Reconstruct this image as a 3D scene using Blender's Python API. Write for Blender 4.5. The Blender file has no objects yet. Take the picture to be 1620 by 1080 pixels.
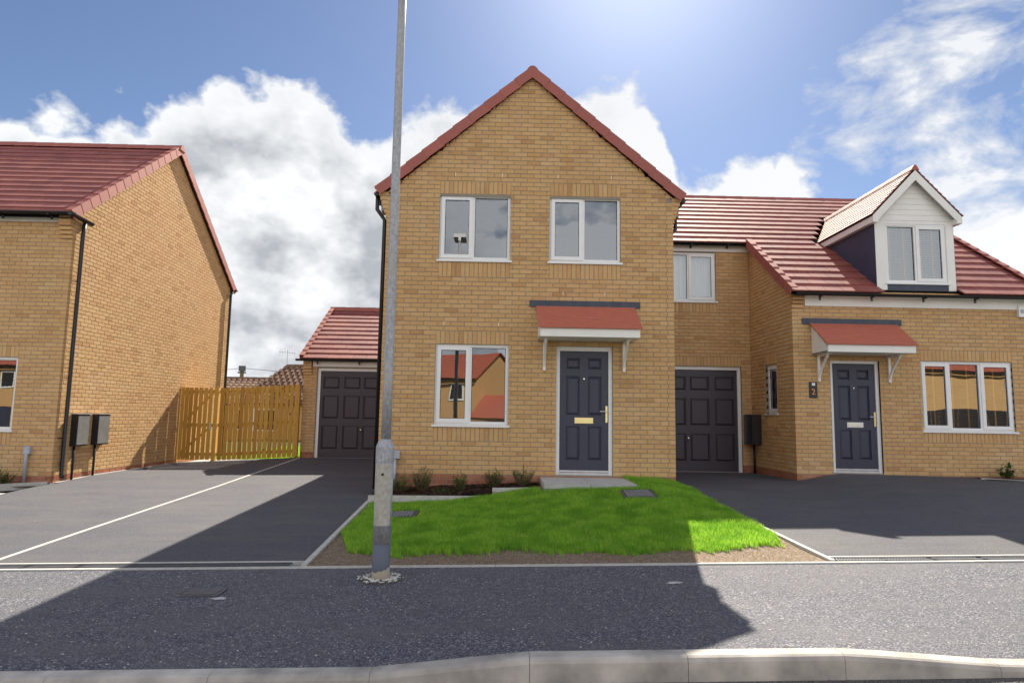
import bpy, math, random
import numpy as np
sc = bpy.context.scene
rnd = random.Random(11)
nr = np.random.default_rng(5)
C = sc.collection
EYE = 1.5                      # eye height above the footway datum; all heights below are relative to the eye
rad = math.radians

# ------------------------------------------------------------------ camera, sky, sun, exposure
cam = bpy.data.cameras.new('camera')
cam.sensor_width = 36.0
cam.lens = 1049.73 / 1620 * 36
cam.clip_start = 0.05
cam.clip_end = 3000
camo = bpy.data.objects.new('camera', cam)
C.objects.link(camo)
from mathutils import Matrix, Vector
R = [[0.9996568, -0.0207335, 0.0160120], [0.0182378, 0.1120437, -0.9935359], [0.0188055, 0.9934870, 0.1123834]]
camo.matrix_world = Matrix(((R[0][0], -R[1][0], -R[2][0], 0), (R[0][1], -R[1][1], -R[2][1], 0),
                            (R[0][2], -R[1][2], -R[2][2], EYE), (0, 0, 0, 1)))
sc.camera = camo

SUN_EL, SUN_AZ = 38.9, 12.4     # azimuth measured from +Y towards +X
w = bpy.data.worlds.new('World'); sc.world = w; w.use_nodes = True
NT = w.node_tree; NT.nodes.clear()
def wn(t, **k):
    n = NT.nodes.new(t)
    for a, b in k.items(): setattr(n, a, b)
    return n
def wl(a, b): NT.links.new(a, b)
def wm(op, a, b=None, c=None, clamp=False):
    n = wn('ShaderNodeMath', operation=op, use_clamp=clamp)
    for i, x in enumerate((a, b, c)):
        if x is None: continue
        if isinstance(x, (int, float)): n.inputs[i].default_value = x
        else: wl(x, n.inputs[i])
    return n.outputs[0]
sky = wn('ShaderNodeTexSky', sky_type='NISHITA')
sky.sun_disc = False
sky.sun_elevation = rad(SUN_EL); sky.sun_rotation = rad(SUN_AZ)
sky.air_density = 1.0; sky.dust_density = 0.12; sky.ozone_density = 1.5
tc = wn('ShaderNodeTexCoord')
vn = wn('ShaderNodeVectorMath', operation='NORMALIZE'); wl(tc.outputs['Generated'], vn.inputs[0])
sx = wn('ShaderNodeSeparateXYZ'); wl(vn.outputs[0], sx.inputs[0])
az = wm('MULTIPLY', wm('ARCTAN2', sx.outputs[0], sx.outputs[1]), 180 / math.pi)
el = wm('MULTIPLY', wm('ARCSINE', sx.outputs[2]), 180 / math.pi)
def wnoise(scale, detail, rough, sz=1.0, off=0.0, dist=0.0):
    m = wn('ShaderNodeMapping'); wl(vn.outputs[0], m.inputs[0])
    m.inputs['Scale'].default_value = (1, 1, sz); m.inputs['Location'].default_value = (off, off * .7, off * .3)
    n = wn('ShaderNodeTexNoise'); n.inputs['Scale'].default_value = scale; n.inputs['Detail'].default_value = detail
    n.inputs['Roughness'].default_value = rough; n.inputs['Distortion'].default_value = dist
    wl(m.outputs[0], n.inputs['Vector']); return n.outputs[0]
def wvor(scale, off, detail=2.0, rough=.5, sz=1.25, jog=0.0):
    # rounded billows: fractal smooth cells, slightly warped
    m = wn('ShaderNodeMapping'); wl(vn.outputs[0], m.inputs[0]); m.inputs['Scale'].default_value = (1, 1, sz); m.inputs['Location'].default_value = off
    wz = wn('ShaderNodeTexNoise'); wz.inputs['Scale'].default_value = scale * 1.3; wz.inputs['Detail'].default_value = 4; wl(m.outputs[0], wz.inputs['Vector'])
    sb = wn('ShaderNodeVectorMath', operation='SUBTRACT'); wl(wz.outputs['Color'], sb.inputs[0]); sb.inputs[1].default_value = (.5, .5, .5)
    ml = wn('ShaderNodeVectorMath', operation='SCALE'); wl(sb.outputs[0], ml.inputs[0]); ml.inputs['Scale'].default_value = .9 / scale
    ad = wn('ShaderNodeVectorMath', operation='ADD'); wl(m.outputs[0], ad.inputs[0]); wl(ml.outputs[0], ad.inputs[1])
    v = wn('ShaderNodeTexVoronoi', feature='F1'); v.inputs['Scale'].default_value = scale; v.inputs['Detail'].default_value = detail
    v.inputs['Roughness'].default_value = rough; v.normalize = True
    wl(ad.outputs[0], v.inputs['Vector']); return v.outputs['Distance']
# top of the cumulus bank as a function of azimuth (degrees), the same kind of bank all round
E_PTS = [(-180, 17), (-150, 21), (-120, 15), (-95, 20), (-70, 17), (-50, 19), (-38.5, 18.6), (-36.5, 20.3), (-35, 20.9), (-32, 20.2), (-31, 22.0), (-30, 20.6), (-28, 22.2), (-26, 24.2), (-23, 24.9), (-21, 24.9), (-19, 25.6),
         (-16.5, 25.7), (-14.5, 24.6), (-12.5, 22.8), (-10.5, 22.8), (-8, 23.9), (-6, 24.6), (-3, 24.6), (0, 25.5), (5, 26.4),
         (8.7, 27.2), (11, 27.0), (13, 26.0), (14.2, 23.5), (14.6, 18.5), (16, 18.9), (17.5, 19.6), (20, 20.4), (23, 20.1),
         (25, 19.0), (27, 17.0), (30, 15.0), (36, 14.5), (40, 15.5), (60, 18), (80, 14), (105, 20), (130, 16), (160, 20), (180, 17)]
fc = wn('ShaderNodeFloatCurve'); cu = fc.mapping.curves[0]
pts = [((a + 180) / 360, e / 40) for a, e in E_PTS]
cu.points[0].location = pts[0]; cu.points[1].location = pts[-1]
for p in pts[1:-1]: cu.points.new(*p)
for p in cu.points: p.handle_type = 'VECTOR'
fc.mapping.update()
wl(wm('DIVIDE', wm('ADD', az, 180.0), 360.0), fc.inputs['Value'])
edge = wm('MULTIPLY', fc.outputs[0], 40.0)
nA = wnoise(9, 6, 0.62, 1.4)
nB = wnoise(3.2, 6, 0.55, 1.8, 3.1)
nC = wnoise(26, 4, 0.6, 1.2, 1.7)
_dl = .035
vA = wvor(9.0, (0, 0, 0)); vB = wvor(9.0, (_dl * math.sin(rad(SUN_AZ)), _dl * .5, _dl * .9))
below = wm('SUBTRACT', edge, el)                     # degrees below the bank's top
bl = wm('ADD', below, wm('MULTIPLY', wm('SUBTRACT', nA, 0.5), 5.0))
bl = wm('ADD', bl, wm('MULTIPLY', wm('SUBTRACT', 0.34, vA), 8.0))
bl = wm('ADD', bl, wm('MULTIPLY', wm('SUBTRACT', nC, 0.5), 3.2))
d1 = wm('MULTIPLY_ADD', bl, 0.75, 0.30, clamp=True)
hole = wm('MULTIPLY_ADD', wm('SUBTRACT', nB, 0.66), 9.0, 0.0, clamp=True)   # few blue gaps low down
low = wm('MULTIPLY_ADD', below, 0.2, -0.6, clamp=True)
d1 = wm('MULTIPLY', d1, wm('SUBTRACT', 1.0, wm('MULTIPLY', hole, wm('MULTIPLY', low, 0.8))))
# thin streaked cloud, thick to the right and behind, sparse ahead and left
nS = wnoise(6.5, 7, 0.62, 1.8, 4.1, 0.25)
nS2 = wnoise(2.0, 3, 0.5, 2.0, 8.0)
rmask = wm('MULTIPLY_ADD', wm('SUBTRACT', az, 15.0), 0.055, 0.0, clamp=True)
rmask = wm('MAXIMUM', rmask, wm('MULTIPLY_ADD', wm('SUBTRACT', -50.0, az), 0.05, 0.0, clamp=True))  # streaks added out of view behind the camera to brighten the shaded facade
rfall = 1.0
diag = wm('MULTIPLY_ADD', wm('SUBTRACT', wm('MULTIPLY_ADD', wm('ABSOLUTE', az), 0.62, 10.5), el), 0.16, 0.15, clamp=True)
thr = wm('SUBTRACT', 0.66, wm('MULTIPLY', wm('MULTIPLY', rmask, rfall), wm('MULTIPLY', diag, 0.265)))
thr = wm('SUBTRACT', thr, wm('MULTIPLY', wm('SUBTRACT', nS2, 0.5), 0.14))
d2 = wm('MULTIPLY', wm('SUBTRACT', wm('MULTIPLY_ADD', wm('SUBTRACT', 0.34, vA), 0.30, nS), thr), 5.5, clamp=True)
d2 = wm('MULTIPLY', d2, 0.93)
dens = wm('MAXIMUM', d1, d2)
fadeh = wm('MULTIPLY_ADD', el, 0.5, 0.6, clamp=True)
# cloud brightness: silver edge, greyer in the thick middle
core = wm('MULTIPLY_ADD', bl, 0.26, -0.12, clamp=True)
nD = wnoise(6.5, 4, 0.55, 1.5, 2.3)
nF = wnoise(21, 5, 0.62, 1.6, 6.7, 0.2)
rel = wm('MULTIPLY', wm('SUBTRACT', vA, vB), 2.2)     # side of each billow turned from the sun
tt = wm('ADD', wm('MULTIPLY_ADD', wm('SUBTRACT', nD, 0.5), 3.2, 0.62), wm('ADD', wm('MULTIPLY', wm('SUBTRACT', nF, 0.5), 1.0), rel), clamp=True)
greys = wm('MULTIPLY', core, tt)
greys = wm('MULTIPLY', greys, wm('SUBTRACT', 1.0, wm('MULTIPLY_ADD', wm('SUBTRACT', az, 4.0), 0.12, 0.0, clamp=True)))
lit = wm('SUBTRACT', 1.0, wm('MULTIPLY', greys, 0.88))
lit = wm('MULTIPLY', lit, wm('ADD', wm('MULTIPLY', wm('MAXIMUM', d1, wm('MULTIPLY', d2, d2)), 0.35), 0.65))
mixc = wn('ShaderNodeMix', data_type='RGBA'); wl(lit, mixc.inputs[0])
CLOUD_GREY = (1.30, 1.40, 1.53, 1); CLOUD_WHITE = (3.1, 3.15, 3.22, 1)
mixc.inputs[6].default_value = CLOUD_GREY; mixc.inputs[7].default_value = CLOUD_WHITE
# the sky itself, cooled and with the sun's aureole
sd = Vector((math.sin(rad(SUN_AZ)) * math.cos(rad(SUN_EL)), math.cos(rad(SUN_AZ)) * math.cos(rad(SUN_EL)), math.sin(rad(SUN_EL))))
dt = wn('ShaderNodeVectorMath', operation='DOT_PRODUCT'); wl(vn.outputs[0], dt.inputs[0]); dt.inputs[1].default_value = sd
aur = wm('ADD', wm('POWER', wm('MAXIMUM', dt.outputs['Value'], 0.0), 60.0), wm('MULTIPLY', wm('POWER', wm('MAXIMUM', dt.outputs['Value'], 0.0), 10.0), 0.20))
tint = wn('ShaderNodeMix', data_type='RGBA', blend_type='MULTIPLY'); tint.inputs[0].default_value = 1.0
wl(sky.outputs[0], tint.inputs[6]); tint.inputs[7].default_value = (0.295, 0.297, 0.333, 1)
add = wn('ShaderNodeMix', data_type='RGBA', blend_type='ADD'); wl(wm('MULTIPLY', aur, 0.22), add.inputs[0])
wl(tint.outputs[2], add.inputs[6]); add.inputs[7].default_value = (6, 6.3, 6.8, 1)
allc = wn('ShaderNodeMix', data_type='RGBA'); wl(wm('MULTIPLY', dens, fadeh), allc.inputs[0])
wl(add.outputs[2], allc.inputs[6]); cb = wn('ShaderNodeMix', data_type='RGBA', blend_type='MULTIPLY'); cb.inputs[0].default_value = 1.0   # clouds opposite the sun brightened, as if front lit, for added facade fill
fl = wm('MULTIPLY_ADD', dt.outputs['Value'], -0.38, 1.36)
fcmb = wn('ShaderNodeCombineXYZ')
for i_ in range(3): wl(fl, fcmb.inputs[i_])
wl(mixc.outputs[2], cb.inputs[6]); wl(fcmb.outputs[0], cb.inputs[7]); wl(cb.outputs[2], allc.inputs[7])
bg = wn('ShaderNodeBackground'); bg.inputs['Strength'].default_value = 0.11
wl(allc.outputs[2], bg.inputs[0])
wo = wn('ShaderNodeOutputWorld'); wl(bg.outputs[0], wo.inputs[0])

sun = bpy.data.lights.new('sun', 'SUN'); sun.energy = 3.9; sun.angle = rad(0.5); sun.color = (1.0, 0.91, 0.765)
suno = bpy.data.objects.new('sun', sun); C.objects.link(suno)
suno.rotation_euler = (-sd).to_track_quat('-Z', 'Y').to_euler(); suno.location = (0, 0, 30)
sc.view_settings.view_transform = 'Standard'; sc.view_settings.look = 'None'
sc.view_settings.exposure = 1.48; sc.view_settings.gamma = 1.0; sc.view_settings.use_curve_mapping = False
try:
    sc.cycles.max_bounces = 6; sc.cycles.diffuse_bounces = 3; sc.cycles.glossy_bounces = 3
    sc.cycles.transparent_max_bounces = 12; sc.cycles.transmission_bounces = 3
    sc.cycles.use_denoising = True
except Exception: pass

# ------------------------------------------------------------------ materials
def newmat(name):
    m = bpy.data.materials.new(name); m.use_nodes = True
    nt = m.node_tree; b = nt.nodes['Principled BSDF']
    return m, nt, b
def nd(nt, t, **k):
    n = nt.nodes.new(t)
    for a, b in k.items(): setattr(n, a, b)
    return n
def noise(nt, scale, detail=4, rough=.55, vec=None, sc3=None):
    n = nd(nt, 'ShaderNodeTexNoise'); n.inputs['Scale'].default_value = scale
    n.inputs['Detail'].default_value = detail; n.inputs['Roughness'].default_value = rough
    if vec is None:
        g = nd(nt, 'ShaderNodeNewGeometry'); vec = g.outputs['Position']
    if sc3:
        mp = nd(nt, 'ShaderNodeMapping'); mp.inputs['Scale'].default_value = sc3; nt.links.new(vec, mp.inputs[0]); vec = mp.outputs[0]
    nt.links.new(vec, n.inputs['Vector']); return n
def ramp(nt, fac, stops, interp='LINEAR'):
    r = nd(nt, 'ShaderNodeValToRGB'); r.color_ramp.interpolation = interp
    e = r.color_ramp.elements
    while len(e) < len(stops): e.new(.5)
    for x, (p, c) in zip(e, stops): x.position = p; x.color = (*c, 1)
    nt.links.new(fac, r.inputs[0]); return r.outputs[0]
def mixr(nt, fac, a, b, blend='MIX'):
    m = nd(nt, 'ShaderNodeMix', data_type='RGBA', blend_type=blend)
    for i, x in ((0, fac), (6, a), (7, b)):
        if isinstance(x, (int, float)): m.inputs[i].default_value = x
        elif isinstance(x, tuple): m.inputs[i].default_value = (*x, 1)
        else: nt.links.new(x, m.inputs[i])
    return m.outputs[2]
def bump(nt, b, h, strength=.3, dist=.002):
    n = nd(nt, 'ShaderNodeBump'); n.inputs['Strength'].default_value = strength; n.inputs['Distance'].default_value = dist
    nt.links.new(h, n.inputs['Height']); nt.links.new(n.outputs[0], b.inputs['Normal'])
def hashv(nt):
    oi = nd(nt, 'ShaderNodeObjectInfo'); g = nd(nt, 'ShaderNodeNewGeometry')
    a = nd(nt, 'ShaderNodeMath', operation='MULTIPLY'); a.inputs[1].default_value = 7.31; nt.links.new(oi.outputs['Random'], a.inputs[0])
    c = nd(nt, 'ShaderNodeMath', operation='ADD'); nt.links.new(a.outputs[0], c.inputs[0]); nt.links.new(g.outputs['Random Per Island'], c.inputs[1])
    f = nd(nt, 'ShaderNodeMath', operation='FRACT'); nt.links.new(c.outputs[0], f.inputs[0]); return f.outputs[0]
def simple(name, col, rough=.5, metal=0, spec=.5, var=.12, vscale=8, bmp=0, bscale=150):
    m, nt, b = newmat(name)
    n = noise(nt, vscale, 5)
    k = ramp(nt, n.outputs[0], [(.3, tuple(c * (1 - var) for c in col)), (.7, tuple(min(1, c * (1 + var)) for c in col))])
    nt.links.new(k, b.inputs['Base Color'])
    b.inputs['Roughness'].default_value = rough; b.inputs['Metallic'].default_value = metal
    b.inputs['Specular IOR Level'].default_value = spec
    if bmp: bump(nt, b, noise(nt, bscale, 3).outputs[0], bmp, .002)
    return m
def brick_mat(name, stops, pale=.25):
    m, nt, b = newmat(name)
    k = ramp(nt, hashv(nt), stops)
    n1 = noise(nt, 22, 5); k = mixr(nt, .16, k, ramp(nt, n1.outputs[0], [(.3, (.32, .19, .09)), (.75, (.80, .58, .33))]), 'MIX')
    n2 = noise(nt, 1.1, 4, .6)
    pf = nd(nt, 'ShaderNodeMapRange'); pf.inputs[1].default_value = .56; pf.inputs[2].default_value = .78; pf.inputs[4].default_value = pale
    nt.links.new(n2.outputs[0], pf.inputs[0]); k = mixr(nt, pf.outputs[0], k, (.70, .58, .44))
    n3 = noise(nt, 0.8, 3, .5, sc3=(1, 1, 3))
    pf2 = nd(nt, 'ShaderNodeMapRange'); pf2.inputs[1].default_value = .5; pf2.inputs[2].default_value = .8; pf2.inputs[4].default_value = .5
    nt.links.new(n3.outputs[0], pf2.inputs[0]); k = mixr(nt, pf2.outputs[0], k, (.56, .32, .13), 'MIX')
    nt.links.new(k, b.inputs['Base Color']); b.inputs['Roughness'].default_value = .88
    b.inputs['Specular IOR Level'].default_value = .25
    bump(nt, b, noise(nt, 160, 3).outputs[0], .35, .002)
    return m
M = {}
M['brick'] = brick_mat('buff_brick', [(0, (.48, .26, .105)), (.06, (.585, .345, .148)), (.5, (.635, .39, .172)), (.94, (.67, .425, .198)), (.98, (.58, .32, .13)), (1, (.48, .25, .10))])
M['redbrick'] = brick_mat('red_brick', [(0, (.26, .06, .04)), (.5, (.36, .10, .06)), (1, (.44, .15, .09))], .12)
M['mortar'] = simple('mortar', (.30, .265, .215), .95, var=.15, vscale=30, bmp=.3)
M['plaster'] = simple('plaster', (.42, .41, .39), .9, var=.03)
def tile_mat(name, a, b_, c):
    m, nt, b = newmat(name)
    k = ramp(nt, hashv(nt), [(0, a), (.5, b_), (1, c)])
    n = noise(nt, 40, 4); k = mixr(nt, .25, k, ramp(nt, n.outputs[0], [(.3, tuple(x * .6 for x in a)), (.7, tuple(min(1, x * 1.5) for x in c))]))
    nt.links.new(k, b.inputs['Base Color']); b.inputs['Roughness'].default_value = .72 if name != 'brown_roof_tile' else .85
    b.inputs['Specular IOR Level'].default_value = 1.0 if name != 'brown_roof_tile' else .15
    bump(nt, b, noise(nt, 220, 2).outputs[0], .25, .0015)
    return m
M['tile'] = tile_mat('red_roof_tile', (.21, .042, .034), (.27, .058, .044), (.33, .085, .060))
M['verge'] = tile_mat('red_verge', (.31, .072, .052), (.35, .085, .060), (.39, .10, .07))
M['browntile'] = tile_mat('brown_roof_tile', (.13, .075, .05), (.19, .11, .075), (.25, .15, .10))
M['canopy'] = simple('canopy_red', (.47, .135, .085), .6, var=.05, bmp=.15)
M['upvc'] = simple('white_upvc', (.86, .86, .86), .32, var=.02)
M['white'] = simple('white_paint', (.86, .85, .81), .45, var=.04, vscale=4)
M['lead'] = simple('lead_flashing', (.060, .072, .10), .55, spec=.4, var=.2)
M['cheek'] = simple('dark_cheek', (.045, .055, .095), .5, var=.15, vscale=3)
M['black'] = simple('black_plastic', (.012, .011, .014), .35, var=.1)
M['door'] = simple('navy_door', (.040, .042, .075), .42, var=.06, spec=.5)
M['garage'] = simple('garage_door', (.048, .038, .055), .42, var=.08, spec=.5, vscale=3)
M['chrome'] = simple('chrome', (.78, .76, .70), .22, metal=1, var=.03)
M['brass'] = simple('brass', (.80, .68, .34), .28, metal=1, var=.03)
M['meter'] = simple('grey_meter_box', (.20, .20, .20), .5, var=.15, vscale=10)
M['meterside'] = simple('black_meter_body', (.02, .018, .022), .45, var=.1)
M['pipegrey'] = simple('grey_pipe', (.42, .44, .50), .5, var=.05)
M['conc'] = simple('concrete_edging', (.50, .49, .46), .9, var=.14, vscale=14, bmp=.4)
M['kerb'] = simple('kerb_concrete', (.44, .405, .365), .88, var=.38, vscale=3.5, bmp=.5, bscale=90)
M['slab'] = simple('paving_slab', (.47, .46, .45), .85, var=.12, vscale=6, bmp=.4)
M['galv'] = simple('galvanised_frame', (.26, .27, .30), .55, metal=.2, var=.12)
M['grate'] = simple('channel_grate', (.10, .105, .125), .6, metal=.2, var=.2)
M['tile2'] = tile_mat('red_plain_tile', (.25, .07, .06), (.32, .10, .085), (.42, .16, .13))
M['tile2'].node_tree.nodes['Principled BSDF'].inputs['Specular IOR Level'].default_value = .35
M['iron'] = simple('cast_iron', (.10, .105, .12), .5, metal=.4, var=.25, vscale=25, bmp=.4)
M['dark'] = simple('dark_void', (.02, .02, .022), .9)
M['stem'] = simple('plant_stem', (.16, .11, .06), .8)
M['blind'] = simple('blind_slat', (.36, .35, .34), .5, var=.04)
M['woodblind'] = simple('wood_blind_slat', (.10, .068, .042), .5, var=.1)
M['tape'] = simple('blind_tape', (.50, .27, .08), .8, var=.05)
M['cream'] = simple('cream_curtain', (.60, .58, .54), .9, var=.04)
M['alu'] = simple('aluminium', (.6, .6, .62), .4, metal=.7)
def wood_mat():
    m, nt, b = newmat('treated_timber')
    k = ramp(nt, hashv(nt), [(0, (.44, .225, .035)), (.5, (.58, .32, .055)), (1, (.68, .41, .085))])
    n = noise(nt, 14, 6, .6, sc3=(6, 6, .5)); k = mixr(nt, .35, k, ramp(nt, n.outputs[0], [(.35, (.36, .16, .02)), (.7, (.70, .42, .09))]))
    v = nd(nt, 'ShaderNodeTexVoronoi'); v.inputs['Scale'].default_value = 4.5
    g = nd(nt, 'ShaderNodeNewGeometry'); nt.links.new(g.outputs['Position'], v.inputs['Vector'])
    kn = nd(nt, 'ShaderNodeMapRange'); kn.inputs[1].default_value = .07; kn.inputs[2].default_value = .14; kn.inputs[3].default_value = .85; kn.inputs[4].default_value = 0
    nt.links.new(v.outputs['Distance'], kn.inputs[0]); k = mixr(nt, kn.outputs[0], k, (.10, .04, .01))
    nt.links.new(k, b.inputs['Base Color']); b.inputs['Roughness'].default_value = .8
    return m
M['wood'] = wood_mat()
def stone_mat(name, cols, base, vscale, strength, rough=.85, patch=None, speck=None, spec=.22):
    m, nt, b = newmat(name)
    v = nd(nt, 'ShaderNodeTexVoronoi'); v.inputs['Scale'].default_value = vscale
    g = nd(nt, 'ShaderNodeNewGeometry'); nt.links.new(g.outputs['Position'], v.inputs['Vector'])
    sv = nd(nt, 'ShaderNodeSeparateColor'); nt.links.new(v.outputs['Color'], sv.inputs[0])
    k = ramp(nt, sv.outputs[0], cols)
    n = noise(nt, 1.3, 6, .65, sc3=(.6, 1.5, 1))
    if patch:
        k = mixr(nt, ramp(nt, n.outputs[0], [(.40, (0, 0, 0)), (.66, (.75, .75, .75))]), k, patch)
        n9 = noise(nt, 3.1, 5, .7, sc3=(.5, 1.4, 1)); k = mixr(nt, ramp(nt, n9.outputs[0], [(.52, (0, 0, 0)), (.72, (.5, .5, .5))]), k, tuple(c * .45 for c in base))
    n2 = noise(nt, 70, 6, .75); k = mixr(nt, .42, k, ramp(nt, n2.outputs[0], [(.36, tuple(c * .22 for c in base)), (.66, tuple(c * 2.2 for c in base))]))
    if speck:
        v2 = nd(nt, 'ShaderNodeTexVoronoi'); v2.inputs['Scale'].default_value = vscale * .35; nt.links.new(g.outputs['Position'], v2.inputs['Vector'])
        s2 = nd(nt, 'ShaderNodeSeparateColor'); nt.links.new(v2.outputs['Color'], s2.inputs[0])
        gt = nd(nt, 'ShaderNodeMath', operation='GREATER_THAN'); gt.inputs[1].default_value = .965; nt.links.new(s2.outputs[1], gt.inputs[0])
        ls = nd(nt, 'ShaderNodeMath', operation='LESS_THAN'); ls.inputs[1].default_value = .28; nt.links.new(v2.outputs['Distance'], ls.inputs[0])
        mu = nd(nt, 'ShaderNodeMath', operation='MULTIPLY'); nt.links.new(gt.outputs[0], mu.inputs[0]); nt.links.new(ls.outputs[0], mu.inputs[1])
        k = mixr(nt, mu.outputs[0], k, speck)
    nt.links.new(k, b.inputs['Base Color']); b.inputs['Roughness'].default_value = rough
    b.inputs['Specular IOR Level'].default_value = spec
    inv = nd(nt, 'ShaderNodeMath', operation='SUBTRACT'); inv.inputs[0].default_value = 1; nt.links.new(v.outputs['Distance'], inv.inputs[1])
    bump(nt, b, inv.outputs[0], strength, .006)
    return m
M['drive'] = stone_mat('drive_asphalt', [(0, (.050, .052, .070)), (.6, (.086, .087, .106)), (1, (.160, .156, .160))], (.090, .091, .108), 200, .35, .85, patch=(.14, .132, .125))
M['foot'] = stone_mat('footway_asphalt', [(0, (.018, .020, .032)), (.4, (.068, .070, .092)), (.75, (.145, .146, .168)), (1, (.50, .48, .46))], (.105, .107, .138), 95, 1.0, .8, patch=(.15, .145, .14), speck=(.45, .42, .38))
M['road'] = stone_mat('road_asphalt', [(0, (.04, .04, .044)), (.6, (.09, .086, .085)), (1, (.22, .2, .19))], (.09, .085, .08), 85, .8, .72, patch=(.12, .11, .10))
M['soil'] = stone_mat('dry_soil', [(0, (.11, .08, .058)), (.6, (.21, .155, .11)), (1, (.40, .32, .24))], (.20, .15, .11), 60, .6, .95)
M['mulchbed'] = stone_mat('bed_soil', [(0, (.018, .012, .010)), (.6, (.06, .036, .028)), (1, (.14, .09, .07))], (.05, .03, .025), 40, 1, .95)
M['turfbase'] = stone_mat('turf_base', [(0, (.03, .05, .012)), (1, (.06, .11, .02))], (.05, .09, .02), 50, .6, .95)
M['ground'] = stone_mat('far_ground', [(0, (.07, .09, .04)), (1, (.12, .14, .07))], (.1, .12, .06), 1.5, .3, .95)
def grass_mat(name, stops, rough=.6):
    m, nt, b = newmat(name)
    k = ramp(nt, hashv(nt), stops)
    n = noise(nt, 3.4, 5, .65); k = mixr(nt, ramp(nt, n.outputs[0], [(.42, (0, 0, 0)), (.62, (.75, .75, .75))]), k, tuple(c * .85 for c in stops[0][1]))
    nt.links.new(k, b.inputs['Base Color']); b.inputs['Roughness'].default_value = rough
    b.inputs['Specular IOR Level'].default_value = .3
    tr = nd(nt, 'ShaderNodeBsdfTranslucent'); nt.links.new(k, tr.inputs[0])
    mx = nd(nt, 'ShaderNodeMixShader'); mx.inputs[0].default_value = .45
    out = nt.nodes['Material Output']
    nt.links.new(b.outputs[0], mx.inputs[1]); nt.links.new(tr.outputs[0], mx.inputs[2]); nt.links.new(mx.outputs[0], out.inputs[0])
    return m
M['grass'] = grass_mat('grass_blades', [(0, (.16, .42, .03)), (.45, (.30, .60, .045)), (.85, (.48, .70, .07)), (1, (.66, .66, .26))])
M['straw'] = grass_mat('dry_straw', [(0, (.30, .22, .13)), (1, (.46, .36, .22))])
M['leaf'] = grass_mat('shrub_leaf', [(0, (.08, .15, .03)), (.6, (.16, .27, .06)), (1, (.28, .34, .13))])
M['leafb'] = grass_mat('bright_leaf', [(0, (.03, .10, .02)), (.6, (.07, .19, .03)), (1, (.14, .25, .05))])
M['bark'] = grass_mat('bark_chip', [(0, (.05, .028, .022)), (.6, (.12, .07, .05)), (1, (.26, .17, .12))], .9)
M['pebble'] = simple('white_pebble', (.58, .57, .53), .8, var=.3, vscale=60)
def glass_mat():
    m = bpy.data.materials.new('window_glass'); m.use_nodes = True; nt = m.node_tree; nt.nodes.clear()
    t = nd(nt, 'ShaderNodeBsdfTransparent'); t.inputs[0].default_value = (.88, .91, .90, 1)
    g = nd(nt, 'ShaderNodeBsdfGlossy'); g.inputs['Roughness'].default_value = 0.0; g.inputs[0].default_value = (.92, .96, 1, 1)
    n = noise(nt, 1.6, 1); bp = nd(nt, 'ShaderNodeBump'); bp.inputs['Strength'].default_value = .06; bp.inputs['Distance'].default_value = .02
    nt.links.new(n.outputs[0], bp.inputs['Height']); nt.links.new(bp.outputs[0], g.inputs['Normal'])
    lw = nd(nt, 'ShaderNodeLayerWeight'); lw.inputs[0].default_value = .35
    mr = nd(nt, 'ShaderNodeMapRange'); mr.inputs[3].default_value = .18; mr.inputs[4].default_value = .95
    nt.links.new(lw.outputs['Fresnel'], mr.inputs[0])
    mx = nd(nt, 'ShaderNodeMixShader'); nt.links.new(mr.outputs[0], mx.inputs[0])
    nt.links.new(t.outputs[0], mx.inputs[1]); nt.links.new(g.outputs[0], mx.inputs[2])
    o = nd(nt, 'ShaderNodeOutputMaterial'); nt.links.new(mx.outputs[0], o.inputs[0]); return m
M['glass'] = glass_mat()
def lamp_mat():
    m, nt, b = newmat('galvanised_steel')
    v = nd(nt, 'ShaderNodeTexVoronoi'); v.inputs['Scale'].default_value = 60
    n = noise(nt, 45, 4, .7, sc3=(1, 1, .6))
    k = ramp(nt, n.outputs[0], [(.32, (.27, .28, .30)), (.5, (.38, .39, .42)), (.7, (.52, .53, .56))])
    n2 = noise(nt, 3, 3); k = mixr(nt, ramp(nt, n2.outputs[0], [(.45, (0, 0, 0)), (.7, (.5, .5, .5))]), k, (.42, .40, .35))
    nt.links.new(k, b.inputs['Base Color']); b.inputs['Metallic'].default_value = .25; b.inputs['Roughness'].default_value = .55
    return m
M['lampsteel'] = lamp_mat()
def band_mat():     # grey band with a splash of dried cement low on the front
    m, nt, b = newmat('lamp_band')
    n = noise(nt, 9, 4, .6)
    g = nd(nt, 'ShaderNodeNewGeometry'); s = nd(nt, 'ShaderNodeSeparateXYZ'); nt.links.new(g.outputs['Position'], s.inputs[0])
    a = nd(nt, 'ShaderNodeMath', operation='MULTIPLY_ADD'); a.inputs[1].default_value = 5.0; a.inputs[2].default_value = -0.75; nt.links.new(s.outputs[2], a.inputs[0])
    c = nd(nt, 'ShaderNodeMath', operation='SUBTRACT'); nt.links.new(n.outputs[0], c.inputs[0]); nt.links.new(a.outputs[0], c.inputs[1])
    k = mixr(nt, ramp(nt, c.outputs[0], [(.52, (0, 0, 0)), (.58, (1, 1, 1))]), (.12, .135, .18), (.48, .42, .33))
    nt.links.new(k, b.inputs['Base Color']); b.inputs['Roughness'].default_value = .7; return m
M['band'] = band_mat()

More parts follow.
